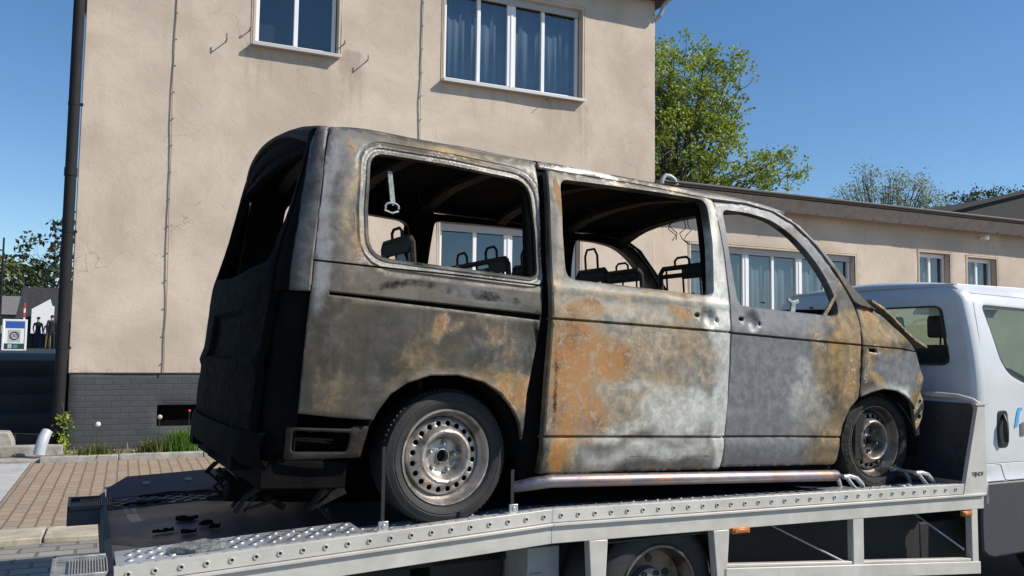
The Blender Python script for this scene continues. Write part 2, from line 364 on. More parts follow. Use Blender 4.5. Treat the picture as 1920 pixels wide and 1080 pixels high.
def resample(poly, step, closed=True):
    out = []; n = len(poly); rng = range(n if closed else n-1)
    for i in rng:
        a = np.array(poly[i], float); b = np.array(poly[(i+1) % n], float); L = np.linalg.norm(b-a); k = max(1, int(round(L/step)))
        for j in range(k): out.append(tuple(a + (b-a)*j/k))
    if not closed: out.append(tuple(poly[-1]))
    return out
def rounded(poly, r, n=4):
    out = []; N = len(poly)
    for i in range(N):
        p = np.array(poly[i], float); a = np.array(poly[i-1], float); b = np.array(poly[(i+1) % N], float)
        rr = r[i] if isinstance(r, (list, tuple)) else r
        da, db = a-p, b-p; la, lb = np.linalg.norm(da), np.linalg.norm(db); rr = min(rr, la*.48, lb*.48)
        if rr < 1e-4: out.append(tuple(p)); continue
        A, B = p+da/la*rr, p+db/lb*rr
        for k in range(n+1):
            t = k/n; out.append(tuple((1-t)**2*A + 2*t*(1-t)*p + t*t*B))
    return out
def area(p): return .5*sum(p[i-1][0]*p[i][1]-p[i][0]*p[i-1][1] for i in range(len(p)))
def offset(poly, d):
    """positive d grows the polygon"""
    s = 1 if area(poly) > 0 else -1; N = len(poly); out = []
    for i in range(N):
        p = np.array(poly[i]); a = np.array(poly[i-1]); b = np.array(poly[(i+1) % N])
        e1, e2 = p-a, b-p; e1 = e1/(np.linalg.norm(e1)+1e-9); e2 = e2/(np.linalg.norm(e2)+1e-9)
        n1 = np.array([e1[1], -e1[0]])*s; n2 = np.array([e2[1], -e2[0]])*s; m = n1+n2; L = m.dot(m)
        m = m*2/max(L, 1.2); out.append(tuple(p+m*d))
    return out
def inside(P, poly):
    x, y = P[:, 0], P[:, 1]; c = np.zeros(len(P), bool); q = np.array(poly); a = np.roll(q, 1, 0)
    for (x1, y1), (x2, y2) in zip(a, q):
        if y1 == y2: continue
        c ^= ((y1 > y) != (y2 > y)) & (x < (x2-x1)*(y-y1)/(y2-y1)+x1)
    return c
def dist_poly(P, poly, closed=True):
    q = np.array(poly, float); a = q if closed else q[:-1]; b = np.roll(q, -1, 0) if closed else q[1:]
    best = np.full(len(P), 1e9)
    for A, B in zip(a, b):
        d = B-A; L = d.dot(d)+1e-12; t = np.clip(((P-A)@d)/L, 0, 1); best = np.minimum(best, np.linalg.norm(P-(A+t[:, None]*d), axis=1))
    return best
def cdt(outline, holes=(), step=.03, loops=(), lines=(), edge=.006):
    pts, edges = [], []
    def add(poly, closed=True):
        i0 = len(pts); pts.extend(poly); n = len(poly)
        for i in range(n if closed else n-1): edges.append((i0+i, i0+(i+1) % n))
    O = resample(outline, step); add(O); H = [resample(h, step) for h in holes]
    for h in H: add(h)
    for l in loops: add(resample(l, step))
    for l in lines: add(resample(l, step, False), False)
    if edge: 
        add([p for p in offset(O, -edge)])
        for h in H: add([p for p in offset(h, edge)])
    P = np.array(outline); x0, y0 = P.min(0); x1, y1 = P.max(0)
    g = np.array([(x0+(i+.5*(j % 2))*step, y0+j*step*.87) for j in range(int((y1-y0)/(step*.87))+2) for i in range(int((x1-x0)/step)+2)])
    ok = inside(g, O) & (dist_poly(g, O) > step*.6)
    for h in H: ok &= ~inside(g, h) & (dist_poly(g, h) > step*.6)
    for l in loops: ok &= dist_poly(g, l) > step*.45
    for l in lines: ok &= dist_poly(g, l, False) > step*.45
    pts.extend([tuple(p) for p in g[ok]])
    V, E, F, *_ = geometry.delaunay_2d_cdt([Vector(p) for p in pts], edges, [], 0, 1e-5)
    V = np.array([tuple(v) for v in V]); F = [f for f in F if len(f) == 3]
    c = np.array([(V[f[0]]+V[f[1]]+V[f[2]])/3 for f in F]); ok = inside(c, O)
    for h in H: ok &= ~inside(c, h)
    return V, [f for f, k in zip(F, ok) if k], O, H
MASKS = ('pale', 'ochre', 'rust', 'ash', 'soot', 'flake')
def panel(name, outline, holes=(), parent=None, mats=None, surf=None, disp=None, step=.03, loops=(), lines=(), thick=.02, mask=None, edge=.006, edge_drop=.004):
    """sheet cut from (u, v) outlines, laid on surf(u, v, d), folded edge and inner skin"""
    V, F, O, H = cdt(outline, holes, step, loops, lines, edge)
    used = sorted({i for f in F for i in f}); re = {k: i for i, k in enumerate(used)}; V = V[used]; F = [[re[i] for i in f] for f in F]
    d = disp(V) if disp else np.zeros(len(V))
    cnt = {}
    for f in F:
        for a, b in ((f[0], f[1]), (f[1], f[2]), (f[2], f[0])): cnt[(a, b)] = 1
    be = [(a, b) for (a, b) in cnt if (b, a) not in cnt]; bv = {i for e in be for i in e}
    for i in bv: d[i] -= edge_drop
    n = len(V)
    Q = [surf(V[i][0], V[i][1], d[i]) for i in range(n)] + [surf(V[i][0], V[i][1], d[i]-thick) for i in range(n)]
    faces = [tuple(f) for f in F] + [tuple(i+n for i in f[::-1]) for f in F] + [(b, a, a+n, b+n) for a, b in be]
    me = bpy.data.meshes.new(name); me.from_pydata([tuple(q) for q in Q], [], faces)
    ms = mats if isinstance(mats, (list, tuple)) else [mats, mats]
    for m in ms: me.materials.append(m)
    mi = [0]*len(F) + [1]*len(F) + [0]*len(be); me.polygons.foreach_set('material_index', mi)
    me.polygons.foreach_set('use_smooth', [True]*len(faces))
    if mask:
        mk = mask(V)
        for k in MASKS:
            at = me.attributes.new(k, 'FLOAT', 'POINT'); v = mk.get(k, np.zeros(n)); at.data.foreach_set('value', np.concatenate([v, v]).astype(np.float32))
    me.validate(); bm = bmesh.new(); bm.from_mesh(me); bmesh.ops.recalc_face_normals(bm, faces=bm.faces); bm.to_mesh(me); bm.free()
    try: me.set_sharp_from_angle(angle=R(35))
    except Exception: pass
    return link(bpy.data.objects.new(name, me), parent)
def text_mesh(name, s, size, m, parent=None, loc=(0, 0, 0), rot=(0, 0, 0), ext=.001):
    cu = bpy.data.curves.new(name, 'FONT'); cu.body = s; cu.size = size; cu.extrude = ext; cu.align_x = 'CENTER'; cu.align_y = 'CENTER'
    tmp = bpy.data.objects.new('tmp', cu); COL.objects.link(tmp); dg = bpy.context.evaluated_depsgraph_get()
    me = bpy.data.meshes.new_from_object(tmp.evaluated_get(dg)); bpy.data.objects.remove(tmp); me.materials.clear(); me.materials.append(m)
    o = bpy.data.objects.new(name, me); link(o, parent); o.location = loc; o.rotation_euler = rot; return o
# ------------------------------------------------------------------ ground, paving, terrace
G = .13
def struct(o, name=None): o['kind'] = 'structure'; return o
def sheet(name, x0, x1, y0, y1, z, m, rot=0):
    b = MB(); b.face([b.bm.verts.new(p) for p in ((x0, y0, z), (x1, y0, z), (x1, y1, z), (x0, y1, z))]); o = b.build(name, m, smooth=False); return struct(o)
sheet('ground', -500, 700, -300, 900, G-.02, M['soil'])
sheet('road', -40, 60, -30, 13.3, G-.008, M['asphalt'])
sheet('brick_paving', -1.04, 40, 8.35, 12.95, G, M['pavers'])
sheet('grey_paving', -30, 3.2, -4, 7.75, G, M['greypavers'])
sheet('concrete_slab', -8, -1.05, 9.2, 13.0, G+.002, M['concrete'])
def slabs(name, x0, x1, y0, y1, z0, z1, w, m, seed, gap=.012, jit=.03):
    rd = random.Random(seed); b = MB(); x = x0
    while x < x1:
        ww = w*rd.uniform(.75, 1.25); ya = y0+rd.uniform(0, jit); yb = y1-rd.uniform(0, jit); h = z1-rd.uniform(0, jit*.4); t = rd.uniform(-.01, .01)
        n = 7; pts = [(x, ya), (x+ww*.5, ya+rd.uniform(-jit, jit)*.5), (x+ww-gap, ya+rd.uniform(-jit, jit)*.5), (x+ww-gap, yb), (x+ww*.5, yb+rd.uniform(-jit, jit)*.5), (x, yb)]
        b.prism(pts, 'z', z0, lambda p, h=h, t=t: h+t*(p[0]-x)); x += ww
    return struct(b.build(name, m, bevel=.008))
slabs('stone_edging', -1.6, 8, 7.78, 8.33, G-.1, G+.05, .62, M['stone'], 3, .015, .06)
slabs('kerb', -.95, 9.4, 13.0, 13.16, G-.1, G+.07, .9, M['kerb'], 5, .01, .015)
slabs('garden_edging', -7, -.72, 13.62, 13.86, G-.1, G+.16, 1.1, M['kerb'], 8, .01, .02)
slabs('lower_kerb', -7, -.95, 13.1, 13.4, G-.1, G+.03, 1.2, M['kerb'], 9, .01, .02)
struct(MB().box(-9, 9.4, 13.16, 14.1, G-.3, G+.025).build('planting_strip', M['soil'], smooth=False))
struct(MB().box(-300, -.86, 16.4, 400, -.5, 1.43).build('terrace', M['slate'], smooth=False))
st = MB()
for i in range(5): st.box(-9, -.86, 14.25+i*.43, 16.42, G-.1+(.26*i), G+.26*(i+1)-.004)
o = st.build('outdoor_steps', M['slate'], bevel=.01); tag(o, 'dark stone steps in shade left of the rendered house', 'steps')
o = MB().prism(rounded([(-1.75, G), (-1.33, G), (-1.36, G+.2), (-1.42, G+.33), (-1.75, G+.35)], .03), 'y', 13.9, 14.2).build('stone_pillar', M['kerb'], bevel=.02); tag(o, 'weathered stone wall end at the left foot of the dark steps', 'stone pier')

# ------------------------------------------------------------------ main house
FY = 14.06
def wall_surf(Y): return lambda u, v, d: (u, Y-d, v)
def rect(x0, x1, z0, z1): return [(x0, z0), (x1, z0), (x1, z1), (x0, z1)]
house = thing('rendered_house', 'tall beige rendered house with dark brick plinth behind the burnt van', 'house', (4.3, FY, G))
def in_house(o, root=house):
    o.parent = root; o.matrix_parent_inverse = Matrix.Translation(-root.location); return o
wins = [(1.727, 3.085, 6.60, 8.257), (4.985, 7.785, 6.475, 8.257), (4.97, 7.76, 2.35, 3.93)]
def wall_disp(V): return np.array([noise.noise((x*1.1, z*1.1, 3.))*.012+noise.noise((x*4, z*4, 1.))*.004 for x, z in V])
def drips(V, spots):
    v = np.zeros(len(V))
    for x0, x1, zt_, L, s in spots:
        v = np.maximum(v, s*np.clip(1-(zt_-V[:, 1])/L, 0, 1)*(V[:, 1] < zt_)*np.clip((V[:, 0]-x0)/.05+1, 0, 1)*np.clip((x1-V[:, 0])/.05+1, 0, 1))
    return v
def wall_mask(V): return {'soot': np.maximum(drips(V, [(1.6, 3.2, 6.56, 1.6, .42), (3.15, 3.55, 6.8, 2.6, .75), (4.85, 7.9, 6.44, 1.5, .42), (7.75, 7.95, 6.44, 2.2, .7), (1.55, 1.7, 6.6, 1.8, .55)]), np.clip(.45-(V[:, 1]-1.28)*.9, 0, .45))}
def wall_mask_low(V): return {'soot': drips(V, [(9.4, 27, 4.9, 1.2, .3), (16.95, 18.3, 2.9, 1.2, .5), (15.1, 16.5, 4.3, 2.4, .35)])}
in_house(panel('wall', rect(-.726, 9.445, 1.28, 8.75), [rect(*w) for w in wins], mats=M['plaster'], surf=wall_surf(FY), disp=wall_disp, step=.12, thick=.36, mask=wall_mask, edge=.012, edge_drop=.01))
in_house(MB().box(-.72, -.36, FY+.37, 23, G, 8.75).box(9.08, 9.44, FY+.37, 23, G, 8.75).box(-.72, 9.44, 23, 23.3, G, 8.75).box(-.36, 9.08, FY+2.6, FY+2.7, G, 8.7).build('side_walls', M['plaster'], smooth=False))
ph = [(.50, 1.35, .47, .80)]
in_house(panel('plinth', rect(-.70, 9.42, G-.2, 1.278), [rect(*ph[0])], mats=M['plinth'], surf=wall_surf(FY+.03), disp=lambda V: np.array([noise.noise((x*3, z*3, 9.))*.006 for x, z in V]), step=.12, thick=.3))
in_house(MB().box(.45, 1.4, FY+.2, FY+.5, G, .9).build('cellar_vent', M['soot'], smooth=False))
rf = MB(); e = .32
v = [rf.bm.verts.new(p) for p in ((-.73-e, FY-e, 8.78), (9.45+e, FY-e, 8.78), (9.45+e, 23.3+e, 8.78), (-.73-e, 23.3+e, 8.78), (2.2, 18.7, 11.8), (6.6, 18.7, 11.8))]
for q in ((0, 1, 5, 4), (1, 2, 5), (2, 3, 4, 5), (3, 0, 4), (3, 2, 1, 0)): rf.face([v[i] for i in q])
roof = in_house(rf.build('roof', M['darkroof'], smooth=False))
gt = MB().tube([(-.9, FY-.37, 8.76), (9.8, FY-.37, 8.76)], .06, 10).tube([(9.62, FY-.3, 8.76), (9.56, FY-.12, 8.62), (9.52, FY-.08, 8.45), (9.53, FY+.2, 8.38)], .045, 10)
in_house(gt.build('gutter', M['pipegrey']))
def window(root, Y, x0, x1, z0, z1, posts, thick_posts, curtain, depth=.14, opened=None, shutter=True, name='window', seed=0, sill=True):
    """frame + posts set back in the reveal, glass, curtain"""
    yf = Y+depth
    fr = MB(); fw = .06
    fr.box(x0+.02, x1-.02, yf, yf+.07, z0+.01, z0+.11).box(x0+.02, x1-.02, yf, yf+.07, z1-.10, z1-.01)
    fr.box(x0+.02, x0+.02+fw, yf, yf+.07, z0+.11, z1-.10).box(x1-.02-fw, x1-.02, yf, yf+.07, z0+.11, z1-.10)
    for p in posts: fr.box(p-.035, p+.035, yf-.003, yf+.067, z0+.11, z1-.10)
    for p in thick_posts: fr.box(p-.085, p+.085, yf-.006, yf+.067, z0+.11, z1-.10).box(p-.02, p+.02, yf-.018, yf-.006, z0+.08, z1-.1)
    w = in_house(fr.build(name, M['winframe'], bevel=.006), root)
    allp = sorted([x0+.05]+[p for p in posts+thick_posts]+[x1-.05])
    for a, b in zip(allp, allp[1:]):
        gm = MB(); gm.face([gm.bm.verts.new(p) for p in ((a+.02, yf+.035, z0+.1), (b-.02, yf+.035, z0+.1), (b-.02, yf+.035, z1-.09), (a+.02, yf+.035, z1-.09))])
        g_ = gm.build('pane', M['glass'], smooth=False); g_.parent = w; g_.matrix_parent_inverse = w.matrix_world.inverted() if False else Matrix()
    if curtain:
        rd = random.Random(seed)
        ph_ = [rd.uniform(0, 6) for _ in range(4)]
        cu = MB().grid(lambda u, v: (x0+(x1-x0)*u, yf+.14+.014*sin(u*(x1-x0)*38+ph_[0]+2.8*sin(u*7+ph_[1]))+.01*sin(u*(x1-x0)*21+ph_[2]), z0+(z1-z0)*v), int((x1-x0)*60), 1)
        c_ = cu.build('curtain', M['curtain'], solid=.002); c_.parent = w; c_.matrix_parent_inverse = Matrix()
    else:
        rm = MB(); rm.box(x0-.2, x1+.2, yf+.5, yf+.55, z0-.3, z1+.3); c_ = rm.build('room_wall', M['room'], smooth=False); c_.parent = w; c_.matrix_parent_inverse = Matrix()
    if sill:
        sm = MB().box(x0-.05, x1+.03, Y-.13, yf+.01, z0-.035, z0+.005).box(x0-.05, x1+.03, Y-.135, Y-.12, z0-.05, z0+.006)
        s_ = sm.build('sill', M['sillmetal'], bevel=.004); s_.parent = w; s_.matrix_parent_inverse = Matrix()
    if shutter:
        sh = MB().box(x0+.01, x1-.01, yf-.05, yf-.005, z1-.13, z1-.0)
        for i in range(4): sh.box(x0+.015, x1-.015, yf-.058, yf-.05, z1-.125+i*.03, z1-.105+i*.03)
        s_ = sh.build('roller_shutter', M['sillmetal'], bevel=.003); s_.parent = w; s_.matrix_parent_inverse = Matrix()
    # thin moulding round the reveal
    md = MB()
    for k, t in ((.0, .035), (.045, .018)):
        md.box(x0-k-t, x0-k, Y-.012, Y+.02, z0, z1+k+t).box(x1+k, x1+k+t, Y-.012, Y+.02, z0, z1+k+t).box(x0-k, x1+k, Y-.012, Y+.02, z1+k, z1+k+t)
    s_ = md.build('moulding', M['plaster'], bevel=.004); s_.parent = w; s_.matrix_parent_inverse = Matrix()
    return w
def win_even(x0, x1, n): return [x0+(x1-x0)*i/n for i in range(1, n)]
a = wins[0]; w = window(house, FY, *a, posts=[2.40], thick_posts=[], curtain=False, seed=1)
a = wins[1]; pp = win_even(a[0]+.05, a[1]-.12, 4); w = window(house, FY, *a, posts=[pp[0], pp[2]], thick_posts=[pp[1]], curtain=True, seed=2)
a = wins[2]; pp = win_even(a[0]+.05, a[1]-.1, 4); w = window(house, FY, *a, posts=[pp[0], pp[2]], thick_posts=[pp[1]], curtain=False, seed=3)
rd = random.Random(2)
for x, za, zb, r, m in ((.55, 1.29, 8.7, .008, 'cable'), (4.575, 4.3, 8.7, .010, 'sillmetal')):
    pts = [(x+rd.uniform(-.006, .006)+(.02*sin(z*.8) if r < .012 else 0), FY-.022, z) for z in np.arange(za, zb, .22)]
    c_ = in_house(MB().tube(pts, r, 6).build('cable', M[m]))
    cl = MB()
    for z in np.arange(za+.15, zb, .42): cl.box(x-.011, x+.011, FY-.034, FY+.01, z-.006, z+.006)
    c2 = cl.build('clip', M['cable']); c2.parent = c_; c2.matrix_parent_inverse = Matrix()
for x, z, L, k in ((1.285, 6.56, .15, .09), (3.57, 6.585, .15, .08), (1.64, 6.80, .10, .03), (3.175, 6.82, .10, .05), (7.02, 6.39, .20, 0)):
    pts = [(x, FY+.02, z), (x, FY-L, z)] + ([(x, FY-L, z+k)] if k else [])
    in_house(MB().tube(pts, .012 if k else .007, 6).build('shutter_hook' if k else 'iron_pin', M['rusty']))
# downpipe at the left corner
dp = thing('downpipe', 'dark downpipe running up the left corner of the rendered house', 'drainpipe', (-.815, 13.98, G))
dp_ = MB().tube([(0, 0, .30), (0, 0, 4.1), (0, 0, 8.7)], .08, 14).tube([(0, 0, 4.04), (0, 0, 4.16)], .09, 14); dp_.build('pipe', M['pipe'], dp)
dpb = MB()
for z in (1.5, 3.2, 5.1, 7): dpb.tube([(0, 0, z), (0, 0, z+.04)], .086, 14).box(.05, .12, -.02, .02, z, z+.04)
dpb.build('bracket', M['pipe'], dp)
o = MB().tube([(0, 0, 0), (.01, .01, .08), (.04, .05, .22), (.07, .12, .30)], [.075, .075, .075, .07], 14).build('pipe_stub', M['pipegrey']); o.location = (-.98, 13.28, G+.07)
tag(o, 'grey plastic pipe elbow standing on the kerb by the downpipe', 'pipe')

# ------------------------------------------------------------------ low annexe on the right
LY = 14.36
annexe = thing('low_annexe', 'long single-storey beige annexe with flat roof right of the tall house', 'building', (16, LY, G))
lw = [(10.52, 15.05, 2.2, 3.935), (17.10, 18.14, 2.9, 4.16), (18.75, 19.80, 2.9, 4.13)]
in_house(panel('wall', rect(9.45, 27, G-.1, 4.9), [rect(*w) for w in lw], mats=M['plaster'], surf=wall_surf(LY), disp=wall_disp, step=.16, thick=.34, mask=wall_mask_low), annexe)
in_house(MB().box(26.7, 27, LY+.35, 22, G, 4.9).box(9.46, 27, 22, 22.3, G, 4.9).box(9.5, 26.7, LY+2.5, LY+2.6, G, 4.8).build('side_walls', M['plaster'], smooth=False), annexe)
ev = MB().prism([(14.04, 4.72), (14.35, 4.78), (14.35, 4.96), (13.9, 4.98)], 'x', 9.46, 21.2)
e_ = in_house(ev.build('eave', M['fascia'], bevel=.004), annexe)
bl = MB()
for i in range(14): bl.box(10.3+i*.83, 10.34+i*.83, 14.02, 14.05, 4.70, 4.74)
b_ = bl.build('bracket', M['textgrey']); b_.parent = e_; b_.matrix_parent_inverse = Matrix()
rr = MB().prism([(13.86, 5.0), (22.5, 5.35), (22.5, 5.42), (13.86, 5.09), (13.82, 5.05)], 'x', 9.46, 27.2)
in_house(rr.build('roof', M['rooftar'], bevel=.006), annexe)
in_house(MB().tube([(9.5, 13.83, 5.04), (27.2, 13.83, 5.04)], .028, 10).build('gutter', M['darkroof']), annexe)
pp = win_even(lw[0][0]+.05, lw[0][1]-.05, 6)
window(annexe, LY, *lw[0], posts=[pp[0], pp[2], pp[4]], thick_posts=[pp[1], pp[3]], curtain=True, seed=5)
for q in (1, 2): window(annexe, LY, *lw[q], posts=[lw[q][0]+.5], thick_posts=[], curtain=True, seed=5+q, shutter=False)
o = MB().tube([(9.47, 13.85, 5.0), (9.49, 13.85, 5.1), (9.56, 13.85, 5.17), (9.66, 13.85, 5.16), (9.76, 13.85, 5.11), (9.82, 13.85, 5.0)], .042, 12); in_house(o.build('vent_pipe', M['pipegrey']), annexe)
lp = MB().tube([(19.2, LY-.02, 4.62), (19.2, LY-.14, 4.62)], .03, 8).lathe([(.0, -.26), (.05, -.25), (.07, -.2), (.05, -.14), (.0, -.13)], (19.2, LY, 4.62), 12); in_house(lp.build('wall_lamp', M['winframe']), annexe)
gp = MB().tube([(21.9, 13.8, 5.0), (21.92, 13.9, 4.75), (21.9, LY-.1, 4.45), (21.9, LY-.1, G)], .06, 10); in_house(gp.build('drainpipe', M['fascia']), annexe)
# dark roof beyond the annexe
o = thing('dark_roofed_building', 'building with a dark pitched roof beyond the right end of the annexe', 'building', (58, 42, 0))
MB().box(-8, 10, 0, 9, 0, 11.2).build('wall', M['plaster'], o, smooth=False)
MB().prism([(-7.8, 11.3), (4., 14.2), (16., 11.3)], 'y', -1., 10).build('roof', M['slate'], o, smooth=False)
MB().prism([(-8.2, 11.2), (4., 14.25), (16., 11.2), (16., 11.45), (4, 14.5), (-8.2, 11.45)], 'y', -1.3, -1.).build('gable_board', M['slate'], o, smooth=False)

# ------------------------------------------------------------------ background left: houses, pole, sign, people
h = thing('black_roofed_house', 'house with black roof and bright white gable beyond the sign', 'house', (-5.1, 60, 1.43))
MB().box(-.9, 3.6, .0, 7, 0, 1.9).build('wall', M['darkroof'], h, smooth=False)
MB().prism([(-.6, 1.6), (3., 3.75), (6.6, 1.6), (6.6, 1.75), (3, 3.9), (-.6, 1.75)], 'x', -.9, 3.5, Matrix.Translation((0, -.5, 0))).build('roof', M['darkroof'], h, smooth=False)
MB().prism([(-.0, .9), (0, 2.36), (.95, 2.98), (1.05, 2.6), (1.18, 2.55), (1.18, .9)][::-1], 'y', -1.6, -1.4).build('gable_upper', M['winframe'], h, smooth=False)
v = MB().box(-.9, .0, -.8, -.7, 0, 1.8).build('dark_bay', M['darkroof'], h, smooth=False)
h = thing('grey_roofed_house', 'low house with a grey roof at the far left edge', 'house', (-7.6, 66, 1.43))
MB().box(-3, 1.2, 0, 6, 0, 2.4).build('wall', M['leafdark'] and M['fascia'], h, smooth=False)
MB().prism([(-.5, 2.2), (3, 3.6), (6.5, 2.2)], 'x', -3.3, 1.5).build('roof', M['rooftar'], h, smooth=False)
o = MB().tube([(-4.6, 40, 1.43), (-4.62, 40, 6.)], [.05, .035], 8).build('lamp_post', M['pipe']); tag(o, 'thin dark pole standing behind the white board at far left', 'pole')
fl = thing('striped_marker_pole', 'red and white striped post in front of the black-roofed house', 'marker pole', (-4.12, 44, 1.43))
MB().tube([(0, 0, 0), (0, 0, 2.1)], .02, 8).build('pole', M['galv'], fl)
for i in range(5):
    b = MB().prism([(-.03, 1.05+i*.2), (.045, 1.07+i*.2), (.04, 1.26+i*.2), (-.035, 1.24+i*.2)], 'y', -.03, -.01); b.build('stripe', M['red'] if i % 2 == 0 else M['winframe'], fl)
sg = thing('notice_board', 'white A-frame notice board with blue header and a round 30 sign', 'sign', (-4.06, 40, 1.41))
MB().box(-.44, -.36, -.03, .03, 0, 1.28).box(.36, .44, -.03, .03, 0, 1.28).box(-.36, .36, -.03, .03, 1.2, 1.28).box(-.36, .36, -.02, .02, .0, .06).build('frame', M['signwhite'], sg, bevel=.01)
MB().box(-.36, .36, -.012, .012, .06, 1.2).build('board', M['signwhite'], sg)
MB().box(-.33, .34, -.02, -.012, .92, 1.18).build('header_panel', M['signblue'], sg)
MB().box(-.22, .22, -.02, -.012, .36, .86).build('traffic_sign', M['signgrey'], sg)
MB().box(-.36, .36, -.02, -.012, .07, .30).build('footer_panel', M['signgreen'], sg)
MB().box(-.22, -.08, -.026, -.02, .10, .27).build('sticker', M['signgrey'], sg); MB().box(-.03, .12, -.026, -.02, .11, .25).build('sticker', M['teal'], sg)
MB().lathe([(.17, -.024), (.17, -.03), (.13, -.03), (.13, -.024)], (0, 0, .61), 32, True).build('ring', M['black'], sg)
text_mesh('lettering', '30', .19, M['textgrey'], sg, (0, -.026, .61), (R(90), 0, 0))
text_mesh('lettering', 'AUTOHOF SERVICE', .062, M['signwhite'], sg, (0, -.024, 1.11), (R(90), 0, 0)) if False else None

def person(label, loc, h=1.78, face=0., top='cloth1', legs='cloth2', arm=.0, group=None):
    s = h/1.78
    root = thing('person', label, 'person', loc, (0, 0, face), group)
    J = {'pel': ((0, 0, .95), .135), 'wst': ((0, 0, 1.1), .125), 'chs': ((0, .01, 1.32), .15), 'nck': ((0, 0, 1.50), .06), 'hd0': ((0, -.01, 1.60), .085), 'hd1': ((0, -.01, 1.72), .075),
         'hl': ((-.09, 0, .88), .095), 'kl': ((-.11, -.02, .5), .062), 'al': ((-.12, .02, .09), .042), 'tl': ((-.13, -.14, .04), .04),
         'hr': ((.09, 0, .88), .095), 'kr': ((.11, -.03, .5), .062), 'ar': ((.13, .01, .09), .042), 'tr': ((.14, -.15, .04), .04),
         'sl': ((-.19, .01, 1.42), .07), 'el': ((-.25, .03, 1.14), .046), 'wl': ((-.22, -.06-arm, .90+arm), .03), 'fl': ((-.22, -.10-arm, .82+arm), .034),
         'sr': ((.19, .01, 1.42), .07), 'er': ((.25, .03, 1.14), .046), 'wr': ((.22, -.06, .90), .03), 'fr': ((.22, -.08, .82), .034)}
    E = [('pel', 'wst'), ('wst', 'chs'), ('chs', 'nck'), ('nck', 'hd0'), ('hd0', 'hd1'), ('pel', 'hl'), ('hl', 'kl'), ('kl', 'al'), ('al', 'tl'), ('pel', 'hr'), ('hr', 'kr'), ('kr', 'ar'), ('ar', 'tr'),
         ('chs', 'sl'), ('sl', 'el'), ('el', 'wl'), ('wl', 'fl'), ('chs', 'sr'), ('sr', 'er'), ('er', 'wr'), ('wr', 'fr')]
    ks = list(J); me = bpy.data.meshes.new('body'); me.from_pydata([tuple(c*s for c in J[k][0]) for k in ks], [(ks.index(a), ks.index(b)) for a, b in E], [])
    o = bpy.data.objects.new('body', me); link(o); md = o.modifiers.new('skin', 'SKIN')
    for i, k in enumerate(ks): r = J[k][1]*s; me.skin_vertices[0].data[i].radius = (r, r*.85); me.skin_vertices[0].data[i].use_root = (k == 'pel')
    o.modifiers.new('sub', 'SUBSURF').levels = 1; o.modifiers['sub'].render_levels = 1
    dg = bpy.context.evaluated_depsgraph_get(); m2 = bpy.data.meshes.new_from_object(o.evaluated_get(dg)); bpy.data.objects.remove(o)
    for q in (M[top], M[legs], M['skin']): m2.materials.append(q)
    for p in m2.polygons:
        z = p.center.z/s; p.material_index = 1 if z < .96 and abs(p.center.x) < .2*s else (2 if z > 1.5 or (abs(p.center.x) > .19*s and z < .92) else 0); p.use_smooth = True
    link(bpy.data.objects.new('body', m2), root)
    MB().lathe([(.0, .085), (.05, .075), (.082, .04), (.09, 0), (.085, -.035), (.07, -.05)], (0, 0, 0), 16, mtx=Matrix.Translation((0, .0, 1.69*s)) @ Matrix.Rotation(R(90), 4, 'X')).build('hair', M['hair'], root)
    return root
person('person in dark jacket and blue trousers standing right beside the notice board', (-4.2, 52, 1.42), 1.74, R(160), 'cloth1', 'cloth2', 0, 'onlookers in the shade')
person('person in black clothes, second in the row of onlookers, arms folded', (-3.52, 51.5, 1.42), 1.84, R(190), 'cloth1', 'cloth1', .22, 'onlookers in the shade')
person('person in khaki trousers standing between the two darker onlookers', (-3.85, 54, 1.42), 1.62, R(180), 'cloth1', 'cloth3', .1, 'onlookers in the shade')
person('person in dark top nearest the downpipe, partly hidden by it', (-3.2, 53, 1.42), 1.8, R(175), 'cloth1', 'cloth2', .15, 'onlookers in the shade')

# ------------------------------------------------------------------ trees and plants
def leaf_mesh(name, pts, size, m, parent, seed, jitter=.25, per=3, aspect=.6):
    rd = np.random.default_rng(seed); P = np.repeat(np.array(pts, float), per, 0); n = len(P)
    P = P + rd.normal(0, jitter, (n, 3)); a = rd.normal(size=(n, 3)); a /= np.linalg.norm(a, axis=1)[:, None]; b = rd.normal(size=(n, 3)); b -= a*(a*b).sum(1)[:, None]; b /= np.linalg.norm(b, axis=1)[:, None]
    s = size*rd.uniform(.6, 1.4, (n, 1)); a *= s; b *= s*aspect; c = np.cross(a, b); c = c/np.linalg.norm(c, axis=1)[:, None]*s*.18
    V = np.stack([P-a, P-b*.9+c, P+a, P+b*.9+c], 1).reshape(-1, 3)
    F = [(4*i, 4*i+1, 4*i+2, 4*i+3) for i in range(n)]
    me = bpy.data.meshes.new(name); me.from_pydata(V.tolist(), [], F); me.materials.append(m)
    at = me.attributes.new('tone', 'FLOAT', 'FACE'); base = np.repeat(rd.uniform(0, 1, len(pts)), per); at.data.foreach_set('value', np.clip(base*.7+rd.uniform(0, .35, n), 0, 1).astype(np.float32))
    return link(bpy.data.objects.new(name, me), parent)
